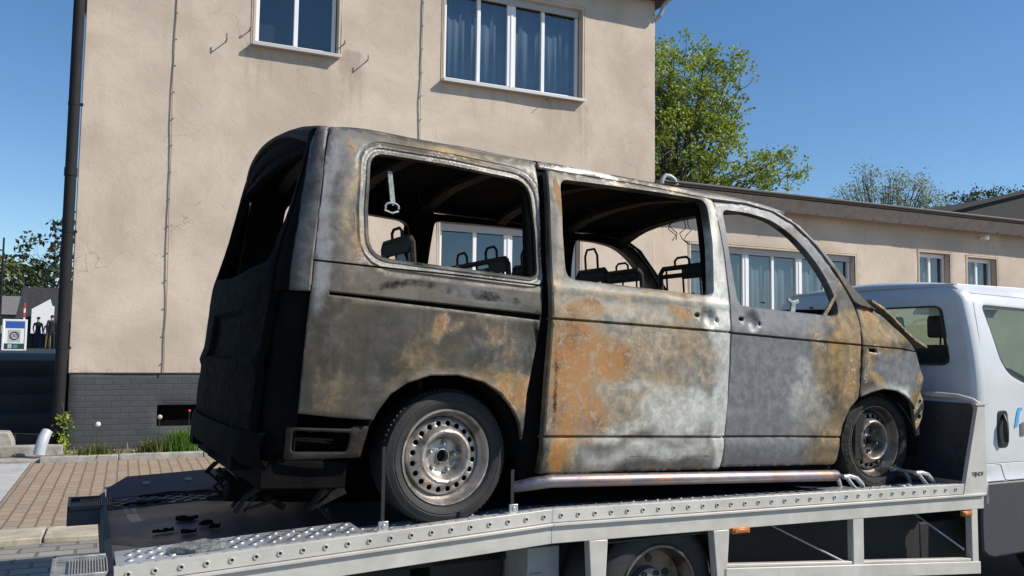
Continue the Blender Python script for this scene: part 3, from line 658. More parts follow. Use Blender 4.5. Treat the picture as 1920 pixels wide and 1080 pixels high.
def tree(name, label, base, height, blobs, lm, leaf=.14, dens=60, group=None, seed=1, trunk_r=.25, limbs=9, gap=.5, per=3, jit=.22):
    """trunk, limbs reaching into ellipsoidal crown masses, twigs carrying tufts of leaves"""
    rd = random.Random(seed); root = thing(name, label, 'tree', base, (0, 0, 0), group); bx, by, bz = base
    top = max(b[2]+b[5] for b in blobs)-bz
    tr = MB(); fork = height*.32
    cx = sum(b[0] for b in blobs)/len(blobs)-bx
    spine = [(0, 0, 0), (.1, 0, fork*.5), (cx*.15, .1, fork), (cx*.4, 0, fork+(top-fork)*.4), (cx*.8, 0, top*.82)]
    tr.tube(spine, [trunk_r, trunk_r*.85, trunk_r*.7, trunk_r*.4, trunk_r*.1], 9)
    tips = []
    for (x, y, z, rx, ry, rz) in blobs:
        c = Vector((x-bx, y-by, z-bz))
        nt_ = int(dens*rx*ry*rz*.9)+8
        nl = max(3, int(limbs*rx/2.5))
        hubs = []
        for i in range(nl):
            u = Vector((rd.gauss(0, 1), rd.gauss(0, 1), rd.gauss(0, 1))).normalized()*rd.uniform(.25, .6)
            hb = c+Vector((u.x*rx, u.y*ry, u.z*rz)); hubs.append(hb)
            st_ = Vector(spine[2]).lerp(Vector(spine[3]), rd.random()) if hb.z > fork else Vector((0, 0, fork*.8))
            mid = st_.lerp(hb, .5)+Vector((rd.uniform(-.3, .3), rd.uniform(-.3, .3), -.35))
            tr.tube([st_, mid, hb], [trunk_r*.34, trunk_r*.2, trunk_r*.1], 5, False)
        for i in range(nt_):
            u = Vector((rd.gauss(0, 1), rd.gauss(0, 1), rd.gauss(0, 1))).normalized()*(rd.uniform(.15, 1)**(.42))
            p = c+Vector((u.x*rx, u.y*ry, u.z*rz))
            if noise.noise(p*gap+Vector((seed, 0, 0))) < (-.02 if name == 'maple_tree' else -.12): continue
            tips.append(tuple(p))
            if i % 3 == 0:
                hb = min(hubs, key=lambda q: (q-p).length); tr.tube([hb, hb.lerp(p, .5)+Vector((0, 0, -.1)), p], [trunk_r*.08, trunk_r*.05, .01], 3, False)
    tr.build('trunk', M['bark'], root); leaf_mesh('crown', tips, leaf, lm, root, seed, jit, per)
    return root
gt_ = 'trees behind the buildings'
tree('maple_tree', 'large yellow-green leafy tree rising behind the annexe beside the tall house', (22.6, 33, 0), 16, [(21.3, 32, 13.8, 2.2, 2.5, 2.3), (23.4, 33, 14.4, 2.2, 2.5, 2.5), (24.9, 32, 14.0, 1.7, 2.2, 2.2), (25.3, 33, 11.6, 1.7, 2.2, 1.7), (22.8, 32, 11.2, 2.6, 2.5, 1.9), (26.2, 32, 9.9, 1.8, 2, 1.2), (28.4, 32, 10.6, 1.5, 1.7, 1.1), (24, 33, 8.8, 3.4, 2.5, 1.3), (20, 33, 10, 2.2, 2.2, 3)], M['leaf'], .09, 56, gt_, 11, .3, 14, 1.0, 11, .14)
tree('bare_tree', 'sparse pale tree just coming into leaf above the annexe roof', (69.3, 62, 0), 19, [(65.4, 61, 18.6, 1.7, 2, 2.2), (68.6, 61, 18.1, 2, 2, 2.3), (71.9, 61, 17.8, 2.4, 2.2, 2.6), (74.6, 61, 16.8, 2, 2, 2.), (63.2, 61, 16.9, 1.4, 2, 1.4)], M['leafpale'], .11, 30, gt_, 5, .26, 22, .5, 5, .3)
tree('dark_leafed_tree', 'dark leafy tree poking over the dark pitched roof at the right', (84, 66, 0), 19, [(80.5, 62, 17.6, 2., 2, 1.8), (83.6, 62, 18.3, 2.2, 2, 1.7), (88, 62, 18.2, 2.8, 2, 2.4), (78, 62, 16.9, 1.2, 2, 1.3)], M['leafdark'], .18, 22, gt_, 6, .26, 9, .6, 4, .25)
gl_ = 'trees beyond the houses on the left'
tree('dark_broadleaf_tree', 'dark tall tree rising beside the downpipe above the white gable', (-5.6, 82, 1.4), 11, [(-5.3, 80, 9.9, 1.4, 2, 2.4), (-6.9, 80, 9.0, 1.4, 2, 1.9), (-4.4, 80, 11.3, 1.1, 1.5, 1.6), (-6.2, 80, 7, 2.6, 2, 1.8)], M['leafdark'], .24, 12, gl_, 21, .2, 9, .9, 4, .25)
tree('olive_green_tree', 'light olive-green bushy tree at the far left edge of the photo', (-9.5, 92, 1.4), 8, [(-10.2, 90, 7.8, 2.4, 2, 2.2), (-12.5, 90, 7.2, 2.5, 2, 2.2), (-8.2, 90, 6.6, 2.4, 2, 2.2), (-14, 90, 5, 4, 2, 3)], M['leafolive'], .3, 12, gl_, 22, .2, 8, .5, 5, .3)
tree('garden_tree', 'mid-green tree directly behind the black-roofed house', (-6.6, 72, 1.4), 6, [(-7.4, 72, 5.6, 2.4, 1.5, 1.8), (-4.4, 72, 5.8, 2.2, 1.5, 1.7), (-9.6, 72, 4.4, 2.2, 1.5, 2.2)], M['leafdark'], .24, 12, gl_, 23, .2, 8, .6, 5, .25)

def blades(name, label, cat, c, n, h, spread, m, seed, width=.006, lean=.5, group=None):
    rd = random.Random(seed); b = MB()
    for i in range(n):
        a, r = rd.uniform(0, 2*pi), abs(rd.gauss(0, .45))*spread; x, y = r*cos(a), r*sin(a)*.6
        L = h*rd.uniform(.45, 1.); d = rd.uniform(0, 2*pi); k = rd.uniform(.1, lean); w = width*rd.uniform(.7, 1.4)
        P = [Vector((x+cos(d)*k*L*t*t, y+sin(d)*k*L*t*t, L*(t-.25*k*t*t))) for t in (0, .4, .75, 1)]; s_ = Vector((-sin(d), cos(d), 0))*w
        vs = [(b.bm.verts.new(p-s_*(1-t)), b.bm.verts.new(p+s_*(1-t))) for p, t in zip(P, (0, .25, .55, .9))]
        for q, r_ in zip(vs, vs[1:]): b.face([q[0], q[1], r_[1], r_[0]])
    o = b.build(name, m, recalc=False); o.location = c
    at = o.data.attributes.new('tone', 'FLOAT', 'FACE'); at.data.foreach_set('value', np.repeat(np.random.default_rng(seed).uniform(0, 1, len(o.data.polygons)//3+1), 3)[:len(o.data.polygons)].astype(np.float32))
    return tag(o, label, cat, group)
blades('grass_tuft', 'tall bright green grass tuft by the cellar vent behind the van', 'grass', (.85, 13.55, G+.02), 600, .38, .34, M['grass'], 31, .008)
blades('weed', 'low olive weed clump at the foot of the plinth left of the lamp stalk', 'weed', (-.28, 13.25, G+.02), 380, .22, .36, M['weed'], 32, .009, .9)
blades('weed', 'small green weed patch between the olive clump and the tall grass', 'weed', (.42, 13.5, G+.02), 260, .24, .3, M['weed'], 33, .009, .9)
blades('weed', 'thin strip of weeds on the low kerb at the far left', 'weed', (-1.9, 13.5, G+.05), 200, .09, .6, M['weed'], 34, .006, .8)
iv = thing('ivy_shrub', 'yellow-green ivy growing up between the downpipe and the plinth corner', 'plant', (-.74, 13.9, G))
MB().tube([(0, 0, 0), (.02, 0, .4), (-.03, .02, .75)], [.012, .01, .004], 5).build('stem', M['bark'], iv)
rd = random.Random(4); leaf_mesh('foliage', [(rd.gauss(0, .05), rd.gauss(0, .05)-.05, rd.uniform(.0, .60)) for _ in range(55)], .028, M['leaf'], iv, 4, .03, 4, .7)
def stalk(name, label, cat, c, h, head, r, lean=(0, 0)):
    t = thing(name, label, cat, c); MB().tube([(0, 0, 0), (lean[0]*.4, lean[1]*.4, h*.6), (lean[0], lean[1], h)], [.006, .005, .004], 5).build('stem', M['weed'], t)
    MB().lathe([(0, -r), (r*.7, -r*.7), (r, 0), (r*.7, r*.7), (0, r)], (lean[0], lean[1], h+r*.5), 12).build('flower_head', head, t); return t
stalk('flower', 'white round flower head in front of the plinth brickwork', 'flower', (-.28, 13.4, G), .44, M['winframe'], .035)
stalk('flower', 'cream flower head beside the green weed patch', 'flower', (.52, 13.45, G), .52, M['stone'], .035)
stalk('flower', 'small red flower above the tall grass tuft', 'flower', (.93, 13.6, G), .60, M['red'], .02)
def pebbles(n, seed):
    rd = random.Random(seed); b = MB()
    for i in range(n):
        x, y, r = rd.uniform(-1, 3), rd.uniform(13.2, 14.0), rd.uniform(.008, .03)
        b.lathe([(0, -r*.5), (r, -r*.1), (r*.8, r*.4), (0, r*.5)], (0, 0, 0), 6, mtx=Matrix.Translation((x, y, G+.03)) @ Matrix.Rotation(R(90), 4, 'X'))
    o = b.build('pebbles', M['kerb']); o['kind'] = 'stuff'; tag(o, 'loose pebbles scattered along the foot of the plinth', 'pebbles')
pebbles(160, 3)
# ------------------------------------------------------------------ recovery truck
def zt(x): return .959-.0165*(x-.51) if x >= .51 else .959+.0459*(x-.51)
WD = 2.06
truck = thing('recovery_truck', 'white flatbed recovery truck with bare aluminium bed carrying the burnt van', 'truck', (1.35, 3.6, G), (0, 0, R(2)))
TR = Matrix.Translation((1.35, 3.6, G)) @ Matrix.Rotation(R(2), 4, 'Z')
def tk(b, name, m, bevel=0., parent=None, **k):
    # truck parts are modelled with absolute heights; shift down by G
    bmesh.ops.translate(b.bm, verts=b.bm.verts, vec=(0, 0, -G)); return b.build(name, m, parent or truck, bevel, **k)
XR, XB, XF = -1.35, .51, 3.62
def rail_prof(b, x0, x1, y0, y1, za, zb, n=1):
    """bar following the bed line between offsets za, zb under the top edge"""
    xs = sorted({x0, x1} | ({XB} if x0 < XB < x1 else set()))
    for a, c in zip(xs, xs[1:]):
        P = [(x, y, zt(x)+z) for x in (a, c) for y in (y0, y1) for z in (za, zb)]; v = [b.bm.verts.new(p) for p in P]
        for q in ((0, 1, 3, 2), (4, 6, 7, 5), (0, 4, 5, 1), (2, 3, 7, 6), (0, 2, 6, 4), (1, 5, 7, 3)): b.face([v[i] for i in q])
    return b
for side, Yo in ((0, 0.), (1, WD)):
    s = 1 if side == 0 else -1
    def yy(a, c): return tuple(sorted((Yo+s*a, Yo+s*c)))
    b = MB(); rail_prof(b, XR+(.13 if side else 0), XF, *yy(0, .012), -.062, 0.); rail_prof(b, XR, XF, *yy(-.014, .02), -.078, -.064); rail_prof(b, XR, XF, *yy(.004, .05), -.16, -.080); rail_prof(b, XR, XF, *yy(.012, .045), -.012, -.002)
    beam = tk(b, 'side_beam', M['alu'], .003)
    st_ = MB(); x = XR+.05
    while x < XF-.2:
        z = zt(x)-.030; y = Yo-s*.001
        st_.mi = 0; st_.lathe([(.0125, s*.0), (.0105, -s*.004), (.0075, -s*.004), (.006, s*.0005)], (x, y, z), 10)
        st_.mi = 1; st_.lathe([(.0068, -s*.0008), (0, -s*.0006)], (x, y, z), 8); x += .093
    tk(st_, 'punched_holes', [M['alu'], M['black']], parent=beam)
# deck plates
dk = MB()
YD = [(.045, .14, 'e'), (.14, .34, 'n'), (.34, 1.62, 'c'), (1.62, 2.08, 'f'), (2.08, WD-.012, 'g')]
def plate(b, x0, x1, y0, y1, dz, ch=0.):
    xs = [x0, XB, x1] if x0 < XB < x1 else [x0, x1]
    for a, c in zip(xs, xs[1:]):
        P = [(a+(ch if a == x0 else 0), y0), (c, y0), (c, y1), (a+(ch if a == x0 else 0), y1)]
        b.prism(P, 'z', lambda p: zt(p[0])+dz-.006, lambda p: zt(p[0])+dz)
plate(dk, XR+.005, XF, .343, 1.50, -.046); plate(dk, XR+.01, XF, 1.503, 1.80, -.040)
zf = lambda y: -.036+.08*(y-1.80)/(WD-1.80)
dk.prism([(XR+.01, 1.803), (XB, 1.803), (XB, WD+.0), (XR+.12, WD+.0), (XR+.01, 1.93)], 'z', lambda p: zt(p[0])+zf(p[1])-.008, lambda p: zt(p[0])+zf(p[1]))
dk.prism([(XB, 1.803), (XF, 1.803), (XF, WD), (XB, WD)], 'z', lambda p: zt(p[0])+zf(p[1])-.008, lambda p: zt(p[0])+zf(p[1]))
deck = tk(dk, 'deck_plate', M['deck'], .002)
ed = MB(); ed.prism([(XR+.01, .013), (XF, .013), (XF, .098), (XR+.01, .098)], 'z', lambda p: zt(p[0])-.016 if p[0] > XB or True else 0, lambda p: zt(p[0])-.010)
ed2 = MB(); plate(ed2, XR+.01, XF, .0135, .098, -.008); plate(ed2, -.36, XF, .10, .34, -.042); plate(ed2, XR+.01, -.363, .10, .34, -.013)
tk(ed2, 'edge_strip', M['deck_edge'], .002); ed.bm.free()
nbn = MB(); nbf = MB(); rd = random.Random(5)
def nib(x, y, r=.013, h=.006, hole=False):
    z = zt(x)-(.042 if y < 1 else .039)+(.029 if (y < 1 and x < -.38) else 0); nb = nbn if y < 1 else nbf
    if y > 1: nbf.mi = 0; nbf.lathe([(r*1.35, 0.), (r*1.15, .006), (r, .006)], (0, 0, 0), 10, mtx=Matrix.Translation((x, y, z)) @ Matrix.Rotation(R(90), 4, 'X')); nbf.mi = 1; nbf.lathe([(r, .005), (0, .005)], (0, 0, 0), 10, mtx=Matrix.Translation((x, y, z)) @ Matrix.Rotation(R(90), 4, 'X')); return
    nb.mi = 0; nb.lathe([(r, 0), (r*.82, h), (r*.66, h)], (0, 0, 0), 9, mtx=Matrix.Translation((x, y, z)) @ Matrix.Rotation(R(90), 4, 'X'))
    nb.mi = 1; nb.lathe([(r*.68, h*.9), (0, h*.85)], (0, 0, 0), 9, mtx=Matrix.Translation((x, y, z)) @ Matrix.Rotation(R(90), 4, 'X'))
x = XR+.06
while x < XF-.1:
    for j, y in enumerate((.14, .19, .24, .29)): nib(x+(j % 2)*.035, y, .016 if x < -.4 else .012, .007 if x < -.4 else .005)
    for j, y in enumerate((1.54, 1.59, 1.64, 1.69, 1.74)): nib(x+(j % 2)*.035, y, .019)
    x += .078
tk(nbn, 'grip_nibs', [M['deck_edge'], M['black']], parent=deck); tk(nbf, 'grip_nibs', [M['deck'], M['black']], parent=deck)
nb = MB(); x = XR+.03
while x < XF-.1: nb.lathe([(.016, 0), (.011, .005), (.006, .0065), (0, .0065)], (0, 0, 0), 8, mtx=Matrix.Translation((x, .030, zt(x)-.006)) @ Matrix.Rotation(R(90), 4, 'X')); x += .062
tk(nb, 'edge_teeth', M['deck_edge'], parent=deck)
hb = MB()
for i in range(12): x = XR+.22+i*.235; hb.lathe([(.023, .003), (0, .003)], (0, 0, 0), 14, mtx=Matrix.Translation((x, 1.95, zt(x)+zf(1.95))) @ Matrix.Rotation(R(90)+math.atan(.08/.26), 4, 'X'))
tk(hb, 'lit_hole_discs', M['stone'], parent=deck)  # pale discs painted like sunlit paving seen through lashing holes
fr = MB(); fr.prism([(XR-.025, zt(XR)-.20), (XR+.005, zt(XR)-.20), (XR+.005, zt(XR)-.014), (XR-.025, zt(XR)-.03)], 'y', .0, 1.94)
for y in (.55, 1.65): fr.box(XR+.02, XF+.6, y-.05, y+.05, .62, .78)
for i in range(8): x = XR+.35+i*.62; fr.box(x-.03, x+.03, .06, WD-.06, zt(x)-.16, zt(x)-.075)
tk(fr, 'chassis', M['dark'], .004)
ba = MB()
for x in (-.9, -.2, .3): ba.box(x-.2, x+.2, .5, 1.7, .5, .75)
ba.box(1.75, 3.4, .30, .75, .32, .74).box(.55, .85, .3, 1.9, .4, .74).box(-1.2, .4, 1.8, 1.95, .25, .72).box(.6, 4.5, 2.0, 2.05, .15, .74).box(3.4, 4.0, .3, 1.9, .25, .62).tube([(-.5, 1.1, .45), (3.3, 1.1, .45)], .05, 10).box(1.9, 3.1, .8, 1.8, .3, .7).box(.1, .4, .7, 1.6, .35, .6)  # drive parts plus added boxes and far sheet that darken the view beneath
tk(ba, 'drivetrain_shade_fill', M['dark'], .01)
# under-run guard
g1 = MB(); zr = lambda x: .585-.078*(x-1.54)
g1.prism([(1.53, -.0), (3.57, -.0), (3.57, .045), (1.53, .045)], 'z', lambda p: zr(p[0])-.075, lambda p: zr(p[0]))
g1.prism([(1.545, .012), (3.50, .012), (3.50, .05), (1.545, .05)], 'z', lambda p: zr(p[0])+.001, lambda p: zr(p[0])+.018)
for x0, x1 in ((2.475, 2.56), (3.50, 3.56)):
    g1.prism([(x0, .006), (x1, .006), (x1, .05), (x0, .05)], 'z', lambda p: zr(p[0])-.02, lambda p: zt(p[0])-.158)
tk(g1, 'underrun_guard', M['alu'], .004)
g2 = MB(); g2.tube([(2.05, .4, .76), (2.42, .03, .53)], .006, 6).tube([(3.25, .3, .74), (3.47, .04, .50)], .006, 6).tube([(1.9, .5, .7), (2.2, .3, .45)], .006, 6); tk(g2, 'stay_rod', M['galv'])
for (xt0, xt1, xb0, xb1) in ((.715, .821, .735, .80), (1.466, 1.572, 1.50, 1.545)):
    b = MB().prism([(xt0, zt(xt0)-.16), (xt1, zt(xt1)-.16), (xb1, .42), (xb0, .42)][::-1], 'y', -.0, .05); tk(b, 'mudguard_bracket', M['alu'], .004)
mg = MB(); rr_ = .45
mg.grid(lambda u, v: (1.17-rr_*cos(pi*u), .05+.55*v, .47+min(rr_*sin(pi*u), .295)), 20, 1); tk(mg, 'mudguard', M['black'], solid=.01)
b = MB().box(.52, .70, .26, .56, .50, .725).box(.53, .60, .25, .26, .52, .60).tube([(.56, .24, .57), (.56, .26, .57)], .02, 10); tk(b, 'tool_box', M['pipegrey'], .006)
for (x0, x1, z0, z1) in ((1.585, 1.70, .757, .787), (3.40, 3.485, .715, .745)):
    b = MB().box(x0, x1, -.012, .012, z0, z1).box(x0+.01, x1-.01, -.018, -.012, z0+.006, z1-.006); tk(b, 'marker_lamp', M['amber'], .003)
# rear lamp carriers
for y0, xe in ((.02, -1.56), (1.50, -1.53)):
    a = MB(); z0 = zt(XR)-.115
    a.box(xe, XR-.02, y0, y0+.32, z0, z0+.075); a.box(xe+.0, XR-.02, y0, y0+.32, z0+.075, z0+.08)
    a.box(xe, xe+.015, y0, y0+.32, z0+.08, z0+.10).box(xe, XR-.02, y0, y0+.012, z0+.08, z0+.10).box(xe, XR-.02, y0+.30, y0+.32, z0+.08, z0+.10)
    la = tk(a, 'lamp_carrier', M['greybar'] if y0 < 1 else M['cladding'], .006)
    r_ = MB()
    for k in range(16): r_.box(xe+.06+k*.010, xe+.064+k*.010, y0+.03, y0+.29, z0+.08, z0+.092)
    tk(r_, 'ribbed_lens', M['galv'] if y0 < 1 else M['black'], parent=la)
# headboard
hbm = MB(); hbm.box(3.60, 3.615, .05, WD-.05, zt(3.6)-.01, 1.40)
for i in range(34):
    for j in range(7):
        y, z = .09+i*.063+(j % 2)*.031, .955+j*.065
        if y < WD-.08: hbm.lathe([(.02, 0), (.0, .004)], (0, 0, 0), 4, mtx=Matrix.Translation((3.60, y, z)) @ Matrix.Rotation(R(90), 4, 'Z'))
tk(hbm, 'headboard', M['panelblack'])
for Yo in (-.004, WD-.02):
    b = MB().prism([(3.415, zt(3.4)-.075), (3.645, zt(3.6)-.075), (3.645, 1.395), (3.575, 1.395)][::-1], 'y', Yo, Yo+.028); stk = tk(b, 'headboard_stake', M['alu'], .003)
    if Yo < 0:
        text_mesh('lettering', 'TIJHOF', .036, M['textgrey'], stk, (3.555, Yo-.002, .965-G), (R(90), R(.5), 0))
b = MB().tube([(3.59, .0, 1.395), (3.57, .03, 1.42), (3.56, .12, 1.44), (3.56, .25, 1.445), (3.56, WD-.25, 1.445), (3.56, WD-.05, 1.40)], .018, 10).box(3.545, 3.66, -.012, .02, 1.393, 1.405); tk(b, 'guard_tube', M['alu'])
# cab: sections along x, superelliptic cross-section
YC0, YC1 = .10, 2.02
cabm = thing  # (kept as parts of the truck)
def cab_sec(z):   # side inset with height
    if z < .9: return .0
    if z < 1.5: return .01
    t = (z-1.5)/.69; return .01+.13*t**1.5
cp = MB()
zs = [.42, .6, .8, .885, .9, .99, 1.0, 1.2, 1.4, 1.55, 1.7, 1.85, 2.0, 2.08, 2.14, 2.175, 2.19]
def yl(z):
    y = YC0+cab_sec(z)
    if z > 2.08: y += .12*(1-math.sqrt(max(0, 1-((z-2.08)/.115)**2)))
    return y
def xr(z): return 3.72+.03*max(0, (z-1.2))+(.06*(max(0, z-2.1)/.09)**2)
# rear wall with rounded vertical corners and window opening
half = (YC0+YC1)/2
def cab_rear(u, v, d):
    # u = y position 0..1 across, v = z
    z = v; a = yl(z); w = (2*half-2*a); y = a+w*u
    e = min(u, 1-u)*w; rc = .055
    x = xr(z)+(rc*(1-math.sqrt(max(0, 1-(1-min(e, rc)/rc)**2))) if e < rc else 0)
    return (x-d, y, z-G)
def U(y, z=1.8): a = yl(z); return (y-a)/(2*half-2*a)
rw = rounded([(U(.32), 1.635), (U(.32), 2.045), (U(1.80), 2.045), (U(1.80), 1.635)], .045, 5)
def cab_disp(V):
    return np.array([(-.012 if (1.40 < v < 1.425) else 0)+(-.01 if .12 < abs(u-.5)*2 < .80 and 1.08 < v < 1.33 else 0) for u, v in V])
cab_r = panel('cab_rear_wall', [(0, .75), (1, .75), (1, 2.188), (0, 2.188)], [rw], truck, M['white_paint'], cab_rear, cab_disp, .04, [offset(rw, .012)], [[(u_, .76), (u_, 2.18)] for u_ in (.006, .012, .018, .024, .030, .97, .976, .982, .988, .994)], thick=.03, edge=.008, edge_drop=.0)
seal = MB(); ro = rw; ri = offset(rw, -.012)
for i in range(len(ro)):
    j = (i+1) % len(ro); q = [cab_rear(*ro[i], .004), cab_rear(*ro[j], .004), cab_rear(*ri[j], .004), cab_rear(*ri[i], .004)]; seal.face([seal.bm.verts.new(p) for p in q])
seal.build('window_seal', M['black'], truck, solid=.006)
gw = MB(); gw.face([gw.bm.verts.new(cab_rear(*p, -.012)) for p in ri]); gw.build('rear_window', M['cabglass'], truck, smooth=False)
# cab flanks
def cab_side(x, z, d, s=0):
    y = yl(z)
    e = x-3.76; y += .02*(1-min(1, max(0, e)/.06))**2
    y -= d
    return (x, y if s == 0 else 2*half-y, z-G)
CX1 = 5.35
dw = rounded([(3.925, 2.05), (4.60, 2.03), (5.02, 1.50), (4.28, 1.50), (4.07, 1.58), (4.00, 1.68)], [.05, .1, .08, .1, .1, .05], 4)
body_poly = [(3.75, .886), (4.25, .886), (5.28, .886), (5.3, 1.2), (5.25, 1.42), (4.72, 2.12), (4.6, 2.185), (3.79, 2.185), (3.765, 1.8), (3.75, 1.3)]
seam = [(3.885, .89), (3.80, .995), (3.80, 1.4), (3.86, 2.10), (3.87, 2.13), (4.65, 2.11)]
seamA = [(3.80, .90), (3.797, 1.3), (3.815, 1.7), (3.855, 2.09), (3.88, 2.125), (4.64, 2.105)]
seamB = [(3.75, 1.0), (4.3, 1.0), (5.2, 1.0)]
flap = [(3.89, .995), (3.955, .985), (3.975, .93), (3.98, .89)]
def cabs_disp(V):
    d = np.zeros(len(V))
    for s_ in (seamA, seamB, flap): d -= .008*np.clip(1-dist_poly(V, s_, False)/.006, 0, 1)
    return d
for s in (0, 1):
    sf = (lambda x, z, d, s=s: cab_side(x, z, d, s))
    ln = []
    for s_ in (seamA, seamB, flap):
        for o_ in (-.006, 0, .006): ln.append([(p[0]+o_*.8, p[1]+o_*.8) for p in s_])
    cs = panel('cab_flank', body_poly, [dw], truck, M['white_paint'], sf, cabs_disp, .045, [offset(dw, .015)], ln, thick=.03, edge=.005, edge_drop=.003)
    wi = offset(dw, -.02); sb = MB()
    for i in range(len(dw)):
        j = (i+1) % len(dw); q = [sf(*dw[i], -.006), sf(*dw[j], -.006), sf(*wi[j], -.008), sf(*wi[i], -.008)]; sb.face([sb.bm.verts.new(p) for p in q])
    sb.prism([(3.97, 1.64-G), (4.03, 1.575-G), (4.24, 1.50-G), (4.9, 1.50-G), (4.3, 1.55-G), (4.1, 1.62-G)], 'y', (yl(1.55)+.012) if s == 0 else 2*half-yl(1.55)-.02, (yl(1.55)+.02) if s == 0 else 2*half-yl(1.55)-.012)
    sb.build('window_seal', M['black'], truck)
    gm = MB(); gm.face([gm.bm.verts.new(sf(*p, -.014)) for p in wi]); gm.build('side_window', M['cabglass'], truck, smooth=False)
    lp = [(3.74, .45), (3.735, .60), (3.742, .80), (3.75, .882), (5.28, .882), (5.3, .5), (5.1, .42), (3.85, .40)]
    panel('sill_cladding', lp, [], truck, M['cladding'], lambda x, z, d, s=s: (x, (yl(.9)-.01-d) if s == 0 else 2*half-(yl(.9)-.01-d), z-G), None, .08, thick=.04, edge=.012, edge_drop=.01)
    yh = yl(1.2) if s == 0 else 2*half-yl(1.2); sg_ = -1 if s == 0 else 1
    hd = MB().prism(rounded([(3.93, 1.10-G), (4.03, 1.10-G), (4.045, 1.2-G), (4.03, 1.345-G), (3.93, 1.345-G), (3.92, 1.2-G)], .03, 4), 'y', yh+sg_*.004, yh-sg_*.01)
    hd.tube([(3.985, yh+sg_*.005, 1.315-G), (3.965, yh+sg_*.035, 1.27-G), (3.96, yh+sg_*.038, 1.2-G), (3.975, yh+sg_*.03, 1.14-G)], [.012, .016, .018, .014], 8)
    hd.build('door_handle', M['black'], truck, .003)
lg = MB(); yq = yl(1.25)-.004
lg.prism([(4.10, 1.225-G), (4.135, 1.235-G), (4.165, 1.335-G), (4.19, 1.345-G), (4.19, 1.36-G), (4.148, 1.36-G), (4.13, 1.33-G)], 'y', yq, yq+.002).build('door_emblem', M['blue'], truck, smooth=False)
lg = MB().prism([(4.158, 1.17-G), (4.20, 1.17-G), (4.20, 1.265-G), (4.158, 1.25-G)], 'y', yq, yq+.002); lg.build('door_emblem', M['textgrey'], truck, smooth=False)
# cab roof, front
cf_ = MB()
cf_.grid(lambda u, v: (3.79+.80*u, yl(2.185)+(2*half-2*yl(2.185))*v, 2.185-G+.055*sin(pi*v)*sin(min(1, u*6+.0)*pi/2)), 10, 12)
cf_.build('cab_roof', M['white_paint'], truck, solid=.02)
ws = MB(); ws.grid(lambda u, v: (4.62+.68*u+.06*sin(pi*v), .28+(2*half-.56)*v, 2.16-.72*u-G), 4, 8); ws.build('windscreen', M['cabglass'], truck, solid=.006)
bn = MB(); bn.grid(lambda u, v: (5.24+.55*u+.08*sin(pi*v), .14+(2*half-.28)*v, (1.44-.30*u-.45*u**4)-G+.03*sin(pi*v)), 8, 10); bn.build('bonnet', M['white_paint'], truck, solid=.02)
bn = MB().box(5.28, 5.82, .14, 2*half-.14, .45-G, .86-G); bn.build('front_bumper', M['cladding'], truck, .06)
bn = MB().box(5.28, 5.80, .13, .20, .86-G, 1.15-G).box(5.28, 5.80, 2*half-.20, 2*half-.13, .86-G, 1.15-G); bn.build('front_wing', M['white_paint'], truck, .03)
it = MB().box(3.76, 5.3, .2, 1.9, .6-G, 1.25-G).box(5.0, 5.3, .2, 1.9, 1.25-G, 1.48-G); it.build('cab_interior', M['dark'], truck, .02)
for y in (.55, 1.05, 1.5):
    s_ = MB().prism(rounded([(4.05, 1.2-G), (4.22, 1.2-G), (4.12, 1.78-G), (4.0, 1.78-G)], .04), 'y', y-.22, y+.22)
    s_.prism(rounded([(3.99, 1.83-G), (4.09, 1.83-G), (4.07, 1.99-G), (3.99, 1.99-G)], .03), 'y', y-.12, y+.12).tube([(4.04, y-.05, 1.77-G), (4.04, y-.05, 1.84-G)], .008, 6).tube([(4.04, y+.05, 1.77-G), (4.04, y+.05, 1.84-G)], .008, 6)
    s_.build('cab_seat', M['cladding'], truck, .01)
def truck_wheel(x, y, side, R0=.355):
    c = (x, y, .49-G); s = 1 if side == 0 else -1
    ty = MB().lathe([(.225, s*.015), (.25, -s*.005), (.30, -s*.008), (.335, s*.008), (R0, s*.03), (R0, s*.19), (.335, s*.21), (.27, s*.225), (.225, s*.2)], (0, 0, 0), 56)
    for k in range(64):
        a = 2*pi*k/64; ty.box(-.006, .006, s*.03 if s > 0 else -.07, s*.07 if s > 0 else -.03, R0-.004, R0+.003, Matrix.Rotation(a, 4, 'Y'))
    t = ty.build('tyre', M['rubber'], truck); t.location = c
    r = MB(); r.lathe([(.232, s*.01), (.226, s*.0), (.215, s*.0), (.207, s*.03), (.195, s*.05), (.19, s*.10), (.16, s*.125), (.10, s*.13), (.09, s*.09), (.06, s*.085), (0, s*.085)], (0, 0, 0), 56)
    rm = r.build('rim', M['rim_dark'], t)
    bo = MB()
    for k in range(6):
        a = 2*pi*k/6; bo.lathe([(.013, s*.075), (.013, s*.10)], (.075*cos(a), 0, .075*sin(a)), 6); bo.lathe([(.0, s*.118), (.02, s*.119)], (.135*cos(a+.4), 0, .135*sin(a+.4)), 10)
    bo.build('wheel_bolts', M['black'], rm)
truck_wheel(1.19, .085, 0); truck_wheel(1.19, .33, 0); truck_wheel(1.19, WD-.085, 1); truck_wheel(1.19, WD-.33, 1); truck_wheel(4.75, .16, 0); truck_wheel(4.75, WD-.27, 1)

